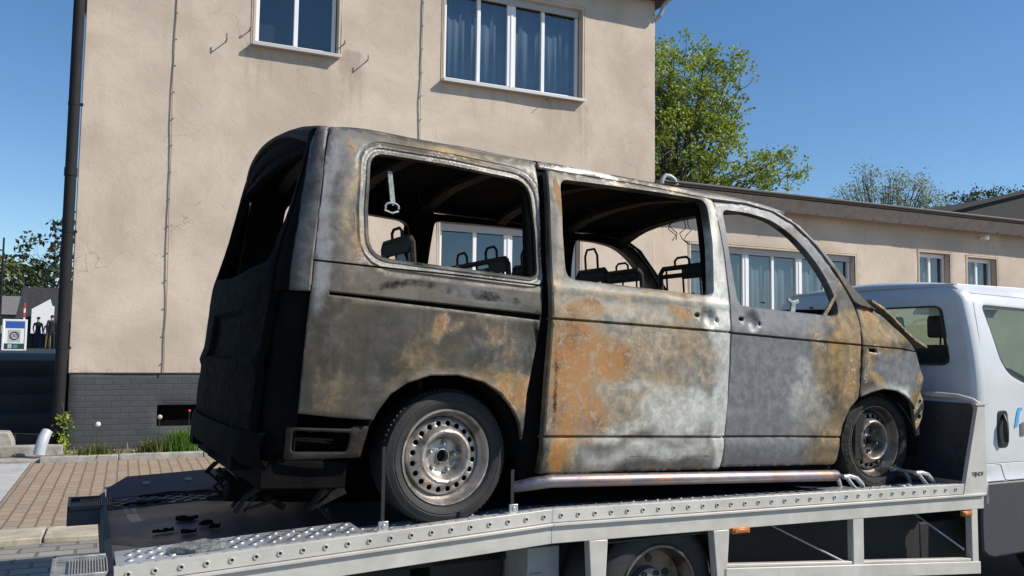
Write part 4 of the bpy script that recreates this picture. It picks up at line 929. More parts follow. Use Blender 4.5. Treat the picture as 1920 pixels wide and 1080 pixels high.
# loose things on the deck
def on_deck(x, y, dz=0.): return TR @ Vector((x, y, zt(x)-G-.042+dz))
def hoop(label, x, flip):
    t = thing('wheel_chock', label, 'wheel chock', on_deck(x, .20, 0), (0, 0, R(2)), 'steel chocks round the front wheel')
    s = -1 if flip else 1
    for k, y in enumerate((-.06, .12)):
        MB().tube([(s*.14, y, .0), (s*.125, y, .045), (s*.08, y, .085), (s*.02, y, .10), (-s*.03, y, .098)], [.014]*5, 10).build('curved_bar', M['galv'], t)
    MB().tube([(s*.02, -.03, .095), (s*.02, .1, .095)], .01, 8).tube([(-s*.0, -.06, .09), (s*.05, -.06, .04), (s*.1, -.06, .0)], .012, 8).box(-.08, .18, -.07, .13, -.003, .006).build('base', M['galv'], t, .002)
hoop('curved steel wheel chock behind the van\'s front wheel, nearest the side tube', 2.58, False)
hoop('curved steel wheel chock ahead of the van\'s front wheel, by the headboard', 3.20, False)
def shard(name, label, x, y, w, d, m, seed, h=.012):
    rd = random.Random(seed); n = 14; b = MB(); pts = []
    for i in range(n): a = 2*pi*i/n; k = rd.uniform(.75, 1.1); pts.append((w*cos(a)*k*(.8+.2*abs(cos(a))), d*sin(a)*k))
    b.prism(pts, 'z', 0, lambda p: h*rd.uniform(.4, 1.8)); o = b.build(name, m, bevel=.003); o.location = on_deck(x, y, .002+(.03 if name == 'melted_plate' else 0)); o.rotation_euler = (0, -R(2), R(rd.uniform(-10, 10)))
    return tag(o, label, 'debris', 'burnt debris on the deck')
M['shard'] = mat('charred_crumpled_glass', (.16, .17, .16), .45, 0, .7, 30, 1., 40)
shard('melted_plate', 'crumpled grey melted sheet lying on the near edge of the ramp', -1.03, .16, .125, .065, M['shard'], 3, .02)
for i, (x, y, w, d) in enumerate(((-1.0, .98, .06, .04), (-.93, .8, .035, .02), (-1.12, .75, .05, .015), (-1.02, .66, .04, .02), (-.9, .70, .03, .02))):
    shard('charred_lump', ['round black charred lump, largest one on the ramp\'s dark plate', 'small charred flake just nearer than the round black lump', 'thin charred strip left of the small flakes', 'charred flake nearest the camera on the dark plate', 'charred crumb right of the nearest flake'][i], x, y, w, d, M['soot'], 10+i, .012)
for i, (x, y, w, d) in enumerate(((-.98, 1.74, .19, .05), (-.80, 1.66, .16, .05), (-1.15, 1.56, .12, .04), (-.72, 1.50, .14, .03))):
    shard('ash_patch', ['broad black ash heap beside the far lashing holes', 'black ash heap next to the far ash heap, among the grip nibs', 'narrow ash drift on the far grip strip nearest the tail', 'narrow ash drift in line with the van\'s shadow edge'][i], x, y, w, d, M['soot'], 20+i, .008)
def lash(label, x, y, z1):
    p = on_deck(x, y, .034); t = thing('lashing_strap', label, 'strap', p, (0, 0, R(2)), 'straps hooked to the bed edge')
    MB().box(-.008, .008, -.003, .003, .02, z1).build('webbing', M['black'], t, .001)
    MB().box(-.022, .022, -.02, -.008, .0, .045).tube([(0, -.024, .024), (0, -.006, .024)], .011, 8).build('buckle', M['galv'], t, .003)
lash('dark lashing strap left of the rear wheel with steel buckle', -.30, .05, .36); lash('dark lashing strap right of the rear wheel with steel buckle', .33, .06, .20)
lug = MB().lathe([(.02, 0), (.03, .008), (.02, .016)], (0, 0, 0), 10, mtx=Matrix.Rotation(R(90), 4, 'X')).lathe([(.015, 0), (.02, .01), (.0, .02)], (.06, 0, 0), 10, mtx=Matrix.Rotation(R(90), 4, 'X')).build('lug_nuts', M['galv']); lug.location = on_deck(2.93, .05, .036); tag(lug, 'pair of loose steel wheel nuts on the bed edge under the front wheel', 'wheel nuts')
# ------------------------------------------------------------------ burnt van
Pr = Vector((1.3521221, 3.7742237, 1.2147015))
bx_, by_, bz_ = (0.9965369, 0.0703448, -0.0443375), (-0.0704141, 0.9975178, 0.0), (0.0442275, 0.003122, 0.9990166)
VM = Matrix(((bx_[0], by_[0], bz_[0], Pr.x), (bx_[1], by_[1], bz_[1], Pr.y), (bx_[2], by_[2], bz_[2], Pr.z), (0, 0, 0, 1)))
VBASE = VM @ Matrix.Translation((1.5, .9, -.34))
van = thing('burnt_van', 'burnt-out passenger van, rusted and sooty, standing on the truck bed', 'van', mw=VBASE)
OFF = Vector((-1.5, -.9, .34))
VW = 1.8
def vb(b, name, m, bevel=0., parent=None, **k):
    bmesh.ops.translate(b.bm, verts=b.bm.verts, vec=OFF); return b.build(name, m, parent or van, bevel, **k)
def side(x, z):
    y = -.05
    if z > .70: y += (z-.70)*.155+max(0, z-1.15)**2*.30
    if z < .25: y += (.25-z)**2*.16
    if x > 2.9: y += (x-2.9)**2*.22
    if x < -.45: y += (max(x, -.62)+.45)**2*.35
    return y
def lean(z):
    if z < .2: return .0
    if z < .8: return .03*(z-.2)/.6
    return .03+.15*((z-.8)/.68)**1.1
RC = .21; XC = -.62; S0 = -XC
QL = RC*pi/2
def vsurf(s, z, d=0., out=0.):
    """s runs along the flank (= x) and, below -0.62, round the rear corner and across the tail"""
    d = d+out
    if s >= XC: x, y, nx, ny = s, side(s, z), 0, -1
    else:
        y0 = side(XC, z); L = XC-s; ln = lean(z)*min(1., L/.28)
        if L < QL: a = L/RC; x, y, nx, ny = XC-RC*sin(a), y0+RC*(1-cos(a)), -sin(a), -cos(a)
        else: x, y, nx, ny = XC-RC-.03*(1-((min(1, (L-QL)/.60)-1)**2)), y0+RC+(L-QL), -1, 0
        x += ln
    return Vector((x+nx*d, y+ny*d, z))+OFF
def mirror(p): q = p-OFF; return Vector((q.x, VW-q.y, q.z))+OFF
def near_surf(out=0.): return lambda u, v, d: vsurf(u, v, d, out)
def far_surf(out=0.): return lambda u, v, d: mirror(vsurf(u, v, d, out))
def blobs(V, lst, warp=.10, f=3.):
    v = np.zeros(len(V))
    if not lst: return v
    W_ = np.array([(x+warp*noise.noise((x*f, z*f, 0.)), z+warp*noise.noise((x*f, z*f, 7.))) for x, z in V])
    for (cx, cz, rx, rz, s) in lst:
        r = np.sqrt(((W_[:, 0]-cx)/rx)**2+((W_[:, 1]-cz)/rz)**2); v = np.maximum(v, s*np.clip(1.6-r*1.1, 0, 1)) if s > 0 else np.clip(v+s*np.clip(1.5-r, 0, 1), 0, 1)
    return v
def masks(**kw): return lambda V: {k: blobs(V, v) for k, v in kw.items()}
def crease(V, pts, w, dep): return -dep*np.clip(1-dist_poly(V, pts, False)/w, 0, 1)
def dent(V, amp=.004, f=2.5, s=0.): return np.array([amp*noise.noise((x*f, z*f, s))+amp*.35*noise.noise((x*9, z*9, s)) for x, z in V])
def win_prof(V, w, ks): 
    d = dist_poly(V, w); out = np.zeros(len(V)); xs = [k[0] for k in ks]; ys = [k[1] for k in ks]; return np.interp(d, xs, ys)
def dbl(pts, w=.006): return [[(x, z+w) for x, z in pts], pts, [(x, z-w) for x, z in pts]]

# window openings (x, z on the body)
qwin = rounded([(-.402, 1.372), (0.02, 1.376), (.430, 1.362), (.455, 1.10), (.460, .866), (.1, .872), (-.405, .882), (-.415, 1.1)], [.07, 0, .09, 0, .05, 0, .10, 0], 5)
swin = rounded([(.605, 1.388), (.9, 1.402), (1.25, 1.414), (1.572, 1.418), (1.574, 1.15), (1.556, .868), (1.09, .872), (.608, .874), (.598, 1.1)], [.04, 0, 0, .05, 0, .045, 0, .06, 0], 5)
fwin = rounded([(1.738, 1.392), (1.93, 1.396), (2.11, 1.380), (2.26, 1.31), (2.41, 1.19), (2.53, 1.05), (2.595, .90), (2.585, .835), (2.267, .834), (1.785, .838), (1.752, 1.12)], [.04, .05, .1, .1, .1, .1, .04, .03, 0, .05, 0], 4)
arch_r = [(.41, .0), (.403, .08), (.385, .15), (.345, .22), (.28, .29), (.18, .343), (.05, .368), (-.09, .362), (-.20, .325), (-.28, .27), (-.335, .19), (-.35, .155)]
quarter = [(.415, .14), (.421, .29), (.447, .447), (.478, .657), (.493, .872), (.490, 1.06), (.490, 1.37), (.486, 1.476), (.17, 1.484), (-.12, 1.484), (-.389, 1.480), (-.590, 1.470), (-.605, 1.40), (-.631, 1.222), (-.653, 1.0), (-.664, .837), (-.670, .696), (-.675, .574), (-.679, .391), (-.681, .176), (-.494, .161)] + arch_r[::-1][0:11]
sdoor = rounded([(.498, -.089), (1.061, -.082), (1.640, -.074), (1.648, .102), (1.664, .27), (1.669, .685), (1.674, .866), (1.662, 1.111), (1.648, 1.30), (1.638, 1.434), (1.527, 1.440), (1.151, 1.447), (.798, 1.44), (.522, 1.432), (.513, 1.065), (.520, .66), (.511, .397), (.501, .086)], [.01, 0, .02, 0, 0, 0, 0, 0, 0, .03, 0, 0, 0, .01, 0, 0, 0, 0], 4)
arch_f = [(2.607, -.03), (2.607, .071), (2.632, .18), (2.70, .285), (2.77, .335), (2.86, .378), (2.98, .405), (3.11, .40), (3.225, .368), (3.30, .325), (3.35, .284)]
fdoor = rounded([(1.682, -.068), (2.075, -.065), (2.590, -.060), (2.60, .071), (2.625, .18), (2.69, .285), (2.765, .343), (2.775, .528), (2.783, .826), (2.741, .923), (2.623, 1.08), (2.464, 1.249), (2.310, 1.366), (2.15, 1.43), (1.94, 1.452), (1.668, 1.434), (1.688, 1.268), (1.704, 1.1), (1.716, .88), (1.712, .686), (1.708, .449), (1.690, .154)], [.01, 0, .03, 0, 0, 0, .03, 0, .03, 0, 0, 0, 0, 0, 0, .02] + [0]*6, 4)
fender = [(2.775, .35), (2.79, .53), (2.797, .826), (2.785, .925), (2.86, .93), (2.934, .905), (3.04, .86), (3.132, .80), (3.25, .735), (3.359, .662), (3.42, .57), (3.454, .522), (3.505, .472), (3.44, .382), (3.35, .284), (3.30, .325), (3.225, .368), (3.11, .40), (2.98, .405), (2.86, .378)]
prof_q = [(0, -.010), (.004, -.003), (.016, -.004), (.020, -.010), (.030, -.010), (.036, -.001), (.048, .002), (.054, -.002), (.060, -.003), (.066, .001), (.09, 0)]
prof_s = [(0, -.01), (.006, 0), (.5, 0)]

# --- rear quarter (near)
gap_q = [(-.663, .836), (-.39, .834), (0, .836), (.488, .829)]
def disp_q(V):
    d = dent(V, .005, 2.2, 1.)+win_prof(V, qwin, prof_q); far_ = dist_poly(V, qwin)
    d += crease(V, gap_q, .005, .022)*(far_ > .03)
    d += np.where((V[:, 1] < .702) & (V[:, 1] > .668) & (V[:, 0] > -.59), -.0, 0.)
    arch = dist_poly(V, arch_r, False); d += np.clip(1-arch/.035, 0, 1)*.008
    return d
slot = [(-.585, .702), (0., .692), (.475, .682), (.468, .655), (0., .672), (-.585, .690)]
mq0 = masks(pale=[(-.50, 1.2, .16, .45, .55), (-.62, 1.1, .06, .5, .95), (-.6, .5, .2, .3, .35), (.15, .77, .3, .05, .5), (.30, .45, .18, .12, .35)],
           rust=[(-.46, 1.15, .035, .35, .45), (-.50, 1.34, .03, .12, .5), (-.02, .55, .05, .11, .62), (.06, .56, .04, .06, .55), (-.05, .30, .2, .12, .38), (.36, .32, .10, .12, .65), (.3, .50, .18, .14, .42), (-.3, .3, .15, .2, .3), (-.43, .98, .05, .1, .5)],
           ochre=[(.1, .48, .35, .16, .2), (-.2, .34, .2, .16, .25), (.2, .60, .3, .05, .3), (-.47, 1.05, .05, .25, .5), (.05, 1.44, .35, .03, .5), (-.12, .33, .2, .14, .45), (-.58, .34, .12, .16, .32), (.28, .3, .2, .1, .45)],
           ash=[(.30, 1.42, .2, .06, .55), (.47, 1.3, .04, .12, .8), (-.47, 1.2, .03, .25, .45), (0, .865, .4, .02, .45)],
           flake=[(.2, 1.40, .45, .05, .75), (-.38, 1.38, .10, .08, .5), (.45, 1.35, .05, .12, .9), (-.43, 1.0, .03, .3, .45), (.0, .86, .45, .02, .45)],
           soot=[(.2, .77, .9, .045, .45), (.05, .10, .5, .06, .4), (.48, .9, .02, .3, .4), (.46, .5, .03, .25, .8), (-.25, .22, .12, .09, .5)])  # soot, with the sliding door's cast shade painted along the right edge
def mq(V):
    m_ = mq0(V); dw_ = dist_poly(V, qwin); band = np.exp(-((dw_-.03)/.022)**2); m_['ash'] = np.maximum(m_['ash'], band*(.55+.2*np.sin(V[:, 0]*9)*np.sin(V[:, 1]*13+1))); m_['flake'] = np.maximum(m_['flake'], band*.62); m_['soot'] = m_['soot']*(1-band); return m_
ql = [offset(qwin, k) for k in (.004, .016, .020, .030, .036, .048, .054, .060, .066)]
qp = panel('rear_quarter_panel', quarter, [qwin, slot], van, [M['burnt'], M['soot']], near_surf(), disp_q, .022, ql, [[(x, z+.005) for x, z in gap_q], gap_q, [(x, z-.005) for x, z in gap_q]], .022, mq)
sr = MB(); sr.grid(lambda u, v: vsurf(-.60+1.08*u, .64+.07*v, -.022)-OFF, 20, 2); vb(sr, 'slide_rail', M['soot'], parent=van)

# --- sliding door, pushed a little off the body
SD = .045
gap_s = [(.50, .666), (1.08, .671), (1.69, .675)]; cr_s = [(.49, .092), (1.1, .097), (1.665, .10)]
def disp_s(V):
    d = dent(V, .006, 2.4, 4.)+win_prof(V, swin, prof_s)
    d += crease(V, gap_s, .009, .024)+crease(V, cr_s, .011, .020)
    d += np.where(V[:, 1] < .088, .007*np.clip((.088-V[:, 1])/.03, 0, 1)-.9*np.clip((.06-V[:, 1]), 0, 1)**2, 0)
    d += .006*np.clip(1-np.abs(V[:, 1]-.82)/.03, 0, 1)
    r = np.hypot((V[:, 0]-1.511)/.058, (V[:, 1]-.742)/.058); d -= .028*np.clip(1-r**2.5, 0, 1)
    return d
holes_h = lambda cx, cz: [[(cx-.074+.020*cos(a), cz+.010+.011*sin(a)) for a in np.linspace(0, 2*pi, 10)[:-1]], [(cx+.062+.008*cos(a), cz-.008+.013*sin(a)) for a in np.linspace(0, 2*pi, 9)[:-1]]]
ms_ = masks(pale=[(1.1, .5, .9, 1.3, .38), (.95, .78, .3, .08, .6), (.56, 1.1, .05, .4, .7)],
            rust=[(.66, .40, .22, .36, .85), (.60, .15, .14, .24, .8), (.86, .48, .16, .16, .85), (.72, .76, .12, .07, .7), (1.33, .76, .14, .05, .7), (.72, .22, .22, .14, .8), (1.15, .52, .25, .12, .5), (.55, 1.3, .03, .14, .85), (1.25, .86, .3, .02, .55), (1.5, .42, .08, .08, .5), (.54, .0, .06, .1, .9), (1.5, .55, .12, .1, .45)],
            ochre=[(1.0, .40, .4, .3, .75), (1.2, .58, .45, .17, .75), (.6, .6, .15, .3, .7), (1.1, .76, .5, .07, .5), (.6, .3, .2, .4, .6), (1.1, .85, .5, .03, .6), (.56, 1.0, .04, .4, .5), (1.1, 1.43, .5, .02, .5), (1.5, .85, .15, .05, .5)],
            ash=[(1.1, .6, .8, .9, .50), (1.4, .78, .25, .08, .5), (1.25, .28, .22, .12, .85), (1.40, .30, .16, .10, .8), (1.05, .36, .14, .035, .8), (1.645, .40, .10, .75, 1.3), (1.6, 1.0, .07, .5, .95), (1.3, .22, .34, .14, .95), (1.15, .02, .5, .06, .9), (.95, .13, .3, .045, .85), (1.62, .95, .06, .5, .7), (1.1, .02, .5, .07, .75), (1.35, .1, .3, .06, .6), (.60, 1.05, .03, .12, .5)],
            flake=[(.9, 1.43, .3, .02, .75), (.70, .48, .06, .15, .38), (1.0, -.03, .3, .03, .3)],
            soot=[(1.1, .45, .22, .12, .25), (.52, .25, .025, .35, .55), (1.22, -.015, .45, .012, .5), (1.18, .22, .18, .08, .22)])
sp = panel('sliding_door', sdoor, [swin]+holes_h(1.511, .742), van, [M['burnt'], M['soot']], near_surf(SD), disp_s, .02, [offset(swin, .008)], dbl(gap_s, .009)+dbl(cr_s, .011), .04, ms_, .008, .006)
# --- front door
gap_f = [(1.68, .674), (2.249, .670), (2.775, .668)]; cr_f = [(1.66, .098), (2.14, .103), (2.605, .103)]
def disp_f(V):
    d = dent(V, .004, 2.4, 6.)+win_prof(V, fwin, prof_s)
    d += crease(V, gap_f, .009, .022)+crease(V, cr_f, .011, .018)+np.where(V[:, 1] < .088, .007*np.clip((.088-V[:, 1])/.03, 0, 1)-.9*np.clip((.06-V[:, 1]), 0, 1)**2, 0)
    r = np.hypot((V[:, 0]-1.875)/.054, (V[:, 1]-.752)/.058); d -= .026*np.clip(1-r**2.5, 0, 1)
    return d
mf = masks(pale=[(2.0, .3, .45, .9, 1.), (2.2, .8, .4, .3, .8), (1.75, 1.1, .2, .5, 1.), (2.1, 1.43, .5, .06, .9), (2.5, 1.2, .2, .3, .7)],
           rust=[(2.73, .62, .08, .16, .55), (2.55, .10, .12, .12, .45), (2.70, .40, .07, .1, .6), (2.1, -.02, .5, .03, .35)],
           ochre=[(2.5, .55, .22, .3, .5), (2.5, .0, .3, .08, .5), (2.62, .66, .13, .14, .95), (2.68, .45, .10, .18, .9), (2.55, .12, .14, .16, .6), (2.45, .72, .12, .05, .5), (2.35, .2, .2, .2, .35), (2.6, .82, .15, .03, .6)],
           ash=[(2.30, .30, .13, .22, .52), (2.42, .22, .12, .16, .50), (2.1, .4, .5, .6, .22), (2.26, .50, .07, .08, .6)],
           flake=[(2.45, .70, .12, .06, .5), (2.70, .5, .06, .14, .5)], soot=[(2.60, .1, .02, .2, .3)])
fp = panel('front_door', fdoor, [fwin]+holes_h(1.871, .748), van, [M['burnt'], M['soot']], near_surf(.0), disp_f, .022, [offset(fwin, .008)], dbl(gap_f, .009)+dbl(cr_f, .011), .035, mf, .007, .005)
# --- front wing
gap_w = [(2.79, .667), (3.0, .668), (3.18, .668), (3.36, .66)]
def disp_w(V):
    arch = dist_poly(V, arch_f, False)
    return dent(V, .012, 3.5, 8.)+crease(V, gap_w, .006, .02)+np.clip(1-arch/.04, 0, 1)*.012-np.clip((V[:, 1]-.72), 0, 1)*.10-np.clip(V[:, 0]-3.2, 0, 1)*np.clip(.62-V[:, 1], 0, 1)*.25
mw_ = masks(pale=[(3.15, .5, .35, .15, .9), (3.25, .6, .3, .1, .8)], rust=[(2.86, .85, .06, .10, .75), (2.93, .43, .12, .05, .6), (3.05, .75, .12, .06, .45), (3.42, .48, .06, .06, .6)], ochre=[(2.95, .72, .25, .15, .65), (2.88, .80, .10, .12, .95), (2.86, .55, .08, .12, .7), (3.10, .76, .2, .05, .6), (3.35, .36, .1, .06, .6)],
            ash=[(3.18, .45, .12, .05, .75), (2.95, .60, .1, .04, .5)], flake=[(2.90, .62, .08, .06, .85), (2.84, .5, .03, .15, .8), (3.15, .42, .2, .03, .5)], soot=[(3.2, .40, .2, .02, .3)])
wslot = [(2.845, .655), (2.925, .652), (2.925, .628), (2.85, .632)]
wp = panel('front_wing', fender, [wslot], van, [M['burnt'], M['soot']], near_surf(.0), disp_w, .02, [], dbl(gap_w, .006), .015, mw_)
# --- roof rail and A-pillar (near), one strip
rail_top = [(-.590, 1.474), (-.389, 1.486), (-.118, 1.490), (.17, 1.491), (.486, 1.488), (.807, 1.491), (1.271, 1.489), (1.656, 1.484), (1.949, 1.484), (2.161, 1.462), (2.359, 1.38), (2.551, 1.222), (2.756, 1.03), (2.95, .90)]
rail_bot = [(2.80, .915), (2.745, .935), (2.627, 1.09), (2.468, 1.258), (2.313, 1.375), (2.15, 1.438), (1.94, 1.459), (1.66, 1.446), (1.151, 1.454), (.80, 1.448), (.500, 1.447)]
mr = masks(pale=[(2.2, 1.4, .7, .4, .9), (1.5, 1.47, .6, .05, .5)], ash=[(.75, 1.475, .28, .03, .95), (1.4, 1.47, .2, .02, .5)], flake=[(.75, 1.48, .35, .04, 1.), (1.2, 1.47, .3, .03, .5)], ochre=[(1.2, 1.47, .6, .03, .6), (1.6, 1.47, .4, .03, .4), (2.65, 1.1, .1, .1, .3)], rust=[(1.1, 1.47, .3, .02, .4)])
panel('roof_rail', rail_top[4:]+rail_bot, [], van, [M['burnt'], M['soot']], near_surf(.004), lambda V: dent(V, .003, 5., 2.), .02, [], [], .05, mr, .008, .008)
# roof
def roof_pt(u, v, d=0.):
    x = -.60+2.86*u; e = 1-abs(2*v-1); zc = 1.482+.115*(1-(1-e)**2.6)
    if x > 1.9: zc -= (x-1.9)**2*.20
    if x < -.35: zc -= (.35+x)**2*.55
    zc += .004*sin(x*26)*(1 if .25 < v < .75 else 0)+.006*noise.noise((x*3, v*6, 0.))
    y0 = side(max(x, -.5), 1.485); return Vector((x, y0+(VW-2*y0)*v, zc+d))+OFF
V_, F_ = [], []
nu, nv = 70, 34; me = bpy.data.meshes.new('roof')
for lay in (0, 1):
    for i in range(nu+1):
        for j in range(nv+1): V_.append(roof_pt(i/nu, j/nv, -.03*lay))
idx = lambda l, i, j: l*(nu+1)*(nv+1)+i*(nv+1)+j
for i in range(nu):
    for j in range(nv):
        F_.append((idx(0, i, j), idx(0, i+1, j), idx(0, i+1, j+1), idx(0, i, j+1))); F_.append((idx(1, i, j), idx(1, i, j+1), idx(1, i+1, j+1), idx(1, i+1, j)))
for i in range(nu): F_ += [(idx(0, i, 0), idx(1, i, 0), idx(1, i+1, 0), idx(0, i+1, 0)), (idx(0, i+1, nv), idx(1, i+1, nv), idx(1, i, nv), idx(0, i, nv))]
for j in range(nv): F_ += [(idx(0, 0, j+1), idx(1, 0, j+1), idx(1, 0, j), idx(0, 0, j)), (idx(0, nu, j), idx(1, nu, j), idx(1, nu, j+1), idx(0, nu, j+1))]
me.from_pydata([tuple(v) for v in V_], [], F_); me.materials.append(M['burnt']); me.materials.append(M['soot'])
for p in me.polygons: p.use_smooth = True; p.material_index = 1 if p.vertices[0] >= (nu+1)*(nv+1) else 0
VV = np.array([(v[0]+1.5, v[2]) for v in V_])
for k, val in (('pale', .5), ('ochre', .3), ('rust', .25), ('ash', .1), ('flake', .25), ('soot', 0)):
    at = me.attributes.new(k, 'FLOAT', 'POINT'); at.data.foreach_set('value', np.full(len(V_), val, np.float32))
bm = bmesh.new(); bm.from_mesh(me); bmesh.ops.recalc_face_normals(bm, faces=bm.faces); bm.to_mesh(me); bm.free()
roofo = link(bpy.data.objects.new('roof', me), van)
for x in (-.45, .02, .52, 1.1, 1.66, 2.15):
    cb = MB(); pts = [Vector(roof_pt((x+.60)/2.86, v, -.05))-OFF for v in np.linspace(.02, .98, 13)]
    for a, b_ in zip(pts, pts[1:]):
        cb.prism([(a.y, a.z), (b_.y, b_.z), (b_.y, b_.z-.03), (a.y, a.z-.03)], 'x', x-.035, x+.035)
    vb(cb, 'roof_bow', M['soot2'], parent=roofo)

# --- body behind the doors: pillars, B-pillar jamb, sills, floor
jm = MB()
def strip(b, x0, x1, z0, z1, out, n=10, mir=False):
    def fn(u, v):
        p = vsurf(x0+(x1-x0)*u, z0+(z1-z0)*v, out); p = mirror(p) if mir else p; return p-OFF
    b.grid(fn, 3, n)
strip(jm, .41, .60, -.06, 1.445, -.035); vb(jm, 'door_pillar', M['soot'], solid=.03)
jm = MB(); strip(jm, 1.58, 1.76, -.06, 1.43, -.05); vb(jm, 'door_pillar', M['soot'], solid=.03)
fl = MB(); fl.box(-.80, 3.25, .42, VW-.42, -.16, -.03).box(.42, 2.58, .1, VW-.1, -.155, -.035).box(-.80, -.42, .06, VW-.06, -.155, -.035).box(.42, 2.58, .0, .10, -.16, -.05).box(.42, 2.58, VW-.10, VW, -.16, -.05)
fl.box(-.5, 2.9, .5, 1.3, -.24, -.15).tube([(-.85, .5, -.22), (-.2, .55, -.25), (2.4, .6, -.22)], .05, 10)
vb(fl, 'floor_pan', M['soot'], .008)
for cx, r0 in ((0.02, .40), (3.0, .385)):
    for y0, y1 in ((.0, .42), (VW-.42, VW)):
        wh = MB(); wh.grid(lambda u, v, cx=cx, y0=y0, y1=y1, r0=r0: Vector((cx-r0*cos(pi*u), y0+(y1-y0)*v, -.02+r0*sin(pi*u))), 18, 1)
        yy_ = y1 if y0 < .5 else y0
        wh.prism([(cx-r0*cos(pi*k/16), -.02+r0*sin(pi*k/16)) for k in range(17)], 'y', yy_-.005, yy_+.005)
        vb(wh, 'wheel_housing', M['soot'], solid=.008)
# interior lower trim
ins = MB(); ins.box(.46, 2.6, .07, .09, -.05, .62).box(.46, 2.6, VW-.09, VW-.07, -.05, .80).box(-.6, .46, .05, .07, .40, .72).box(-.6, .46, VW-.07, VW-.05, .42, .80); vb(ins, 'inner_lining', M['soot'])

# --- far side, same openings
def simple_mask(V): return {'soot': np.full(len(V), .2), 'pale': np.full(len(V), .3), 'rust': np.full(len(V), .3)}
panel('rear_quarter_panel', quarter, [qwin], van, [M['burnt'], M['soot']], far_surf(), None, .07, [], [], .06, simple_mask)
panel('side_panel', sdoor, [swin], van, [M['burnt'], M['soot']], far_surf(), None, .07, [], [], .06, simple_mask)
panel('front_door', fdoor, [fwin], van, [M['burnt'], M['soot']], far_surf(), None, .07, [], [], .06, simple_mask)
panel('front_wing', fender, [], van, [M['burnt'], M['soot']], far_surf(), disp_w, .05, [], [], .02, simple_mask)
panel('roof_rail', rail_top[4:]+rail_bot, [], van, [M['burnt'], M['soot']], far_surf(), None, .05, [], [], .05, simple_mask)
jm = MB(); strip(jm, .41, .60, .6, 1.445, -.02, mir=True); strip(jm, 1.58, 1.76, .6, 1.43, -.02, mir=True); vb(jm, 'door_pillar', M['soot'], solid=.03)

# --- tail: corner pillars, lamp recesses, tailgate
md_ = lambda V: {'pale': np.full(len(V), .45), 'rust': np.full(len(V), .12), 'soot': np.clip((-.745-V[:, 0])*22., 0, 1.2)}  # ramps to black round the corner: the tail side's shade painted in
ms2 = lambda V: {'pale': np.full(len(V), .25), 'soot': np.full(len(V), .55)}
dp_poly = [(-.672, .700), (-.667, .837), (-.657, 1.0), (-.635, 1.222), (-.612, 1.40), (-.600, 1.472), (-.70, 1.466), (-.76, 1.40), (-.81, 1.2), (-.845, 1.0), (-.87, .80), (-.88, .70)]
lc = [(-.685, .20), (-.682, .55), (-.678, .695), (-.94, .695), (-.965, .55), (-.97, .20)]
for srf in (near_surf(), far_surf()):
    panel('rear_pillar', dp_poly, [], van, [M['burnt'], M['soot']], srf, lambda V: dent(V, .003, 4., 3.), .03, [], [], .03, md_)
    panel('lamp_recess', [(-.683, .0), (-.676, .70), (-.99, .70), (-1.01, .0)], [], van, [M['soot'], M['soot']], (lambda u, v, d, srf=srf: srf(u, v, d-.045)), lambda V: dent(V, .012, 9., 5.), .03, [], [], .02, None)
tg = rounded([(-.99, .02), (-.975, .55), (-.955, .70), (-.945, .86), (-.91, 1.05), (-.87, 1.25), (-.81, 1.43), (-1.0, 1.47), (-1.75, 1.475), (-2.50, 1.47), (-2.66, 1.43), (-2.62, 1.25)] , 0, 1)
S_END = 2*XC-2*QL  # helper for symmetric tail width
def tail_half(z): y0 = side(XC, z); return XC-QL-(VW/2-y0-RC)   # s at the centre line
def tsurf(u, v, d):
    """u = distance from the centre line (negative = near side)"""
    s = tail_half(v)+abs(u); p = vsurf(s, v, d); return p if u <= 0 else mirror(p)
def tw(z): return tail_half(z)
def U_(s, z): return -(s-tail_half(z))
zs_ = [(-.925, .02), (-.92, .30), (-.91, .55), (-.89, .70), (-.88, .86), (-.85, 1.05), (-.815, 1.25), (-.765, 1.40), (-.72, 1.46)]
left = [(U_(s, z), z) for s, z in zs_]
tg = left+[(-u, z) for u, z in left[::-1]]
tw_open = rounded([(U_(-.95, .84), .84), (U_(-.895, 1.1), 1.1), (U_(-.85, 1.36), 1.365), (-U_(-.85, 1.36), 1.365), (-U_(-.895, 1.1), 1.1), (-U_(-.95, .84), .84), (0, .80)], [.06, 0, .08, .08, 0, .06, .1], 4)
def disp_t(V):
    d = dent(V, .008, 2.5, 2.)
    u, z = V[:, 0], V[:, 1]
    d -= .03*((np.abs(u) < .40) & (z > .40) & (z < .62))
    d += .018*np.clip(1-np.abs(z-.38)/.05, 0, 1)+.02*np.clip((.80-np.abs(z-.35)*1.2), 0, .4)
    return d
plr = [(-.40, .40), (-.40, .62), (.40, .62), (.40, .40)]
tgm = lambda V: {'soot': np.full(len(V), .95)+.0*V[:, 0]}  # shade of the tail, turned from the sun, painted over its soot
panel('tailgate', tg, [tw_open], van, [M['burnt'], M['soot']], tsurf, disp_t, .035, [plr, offset(plr, .012)], [], .035, tgm)
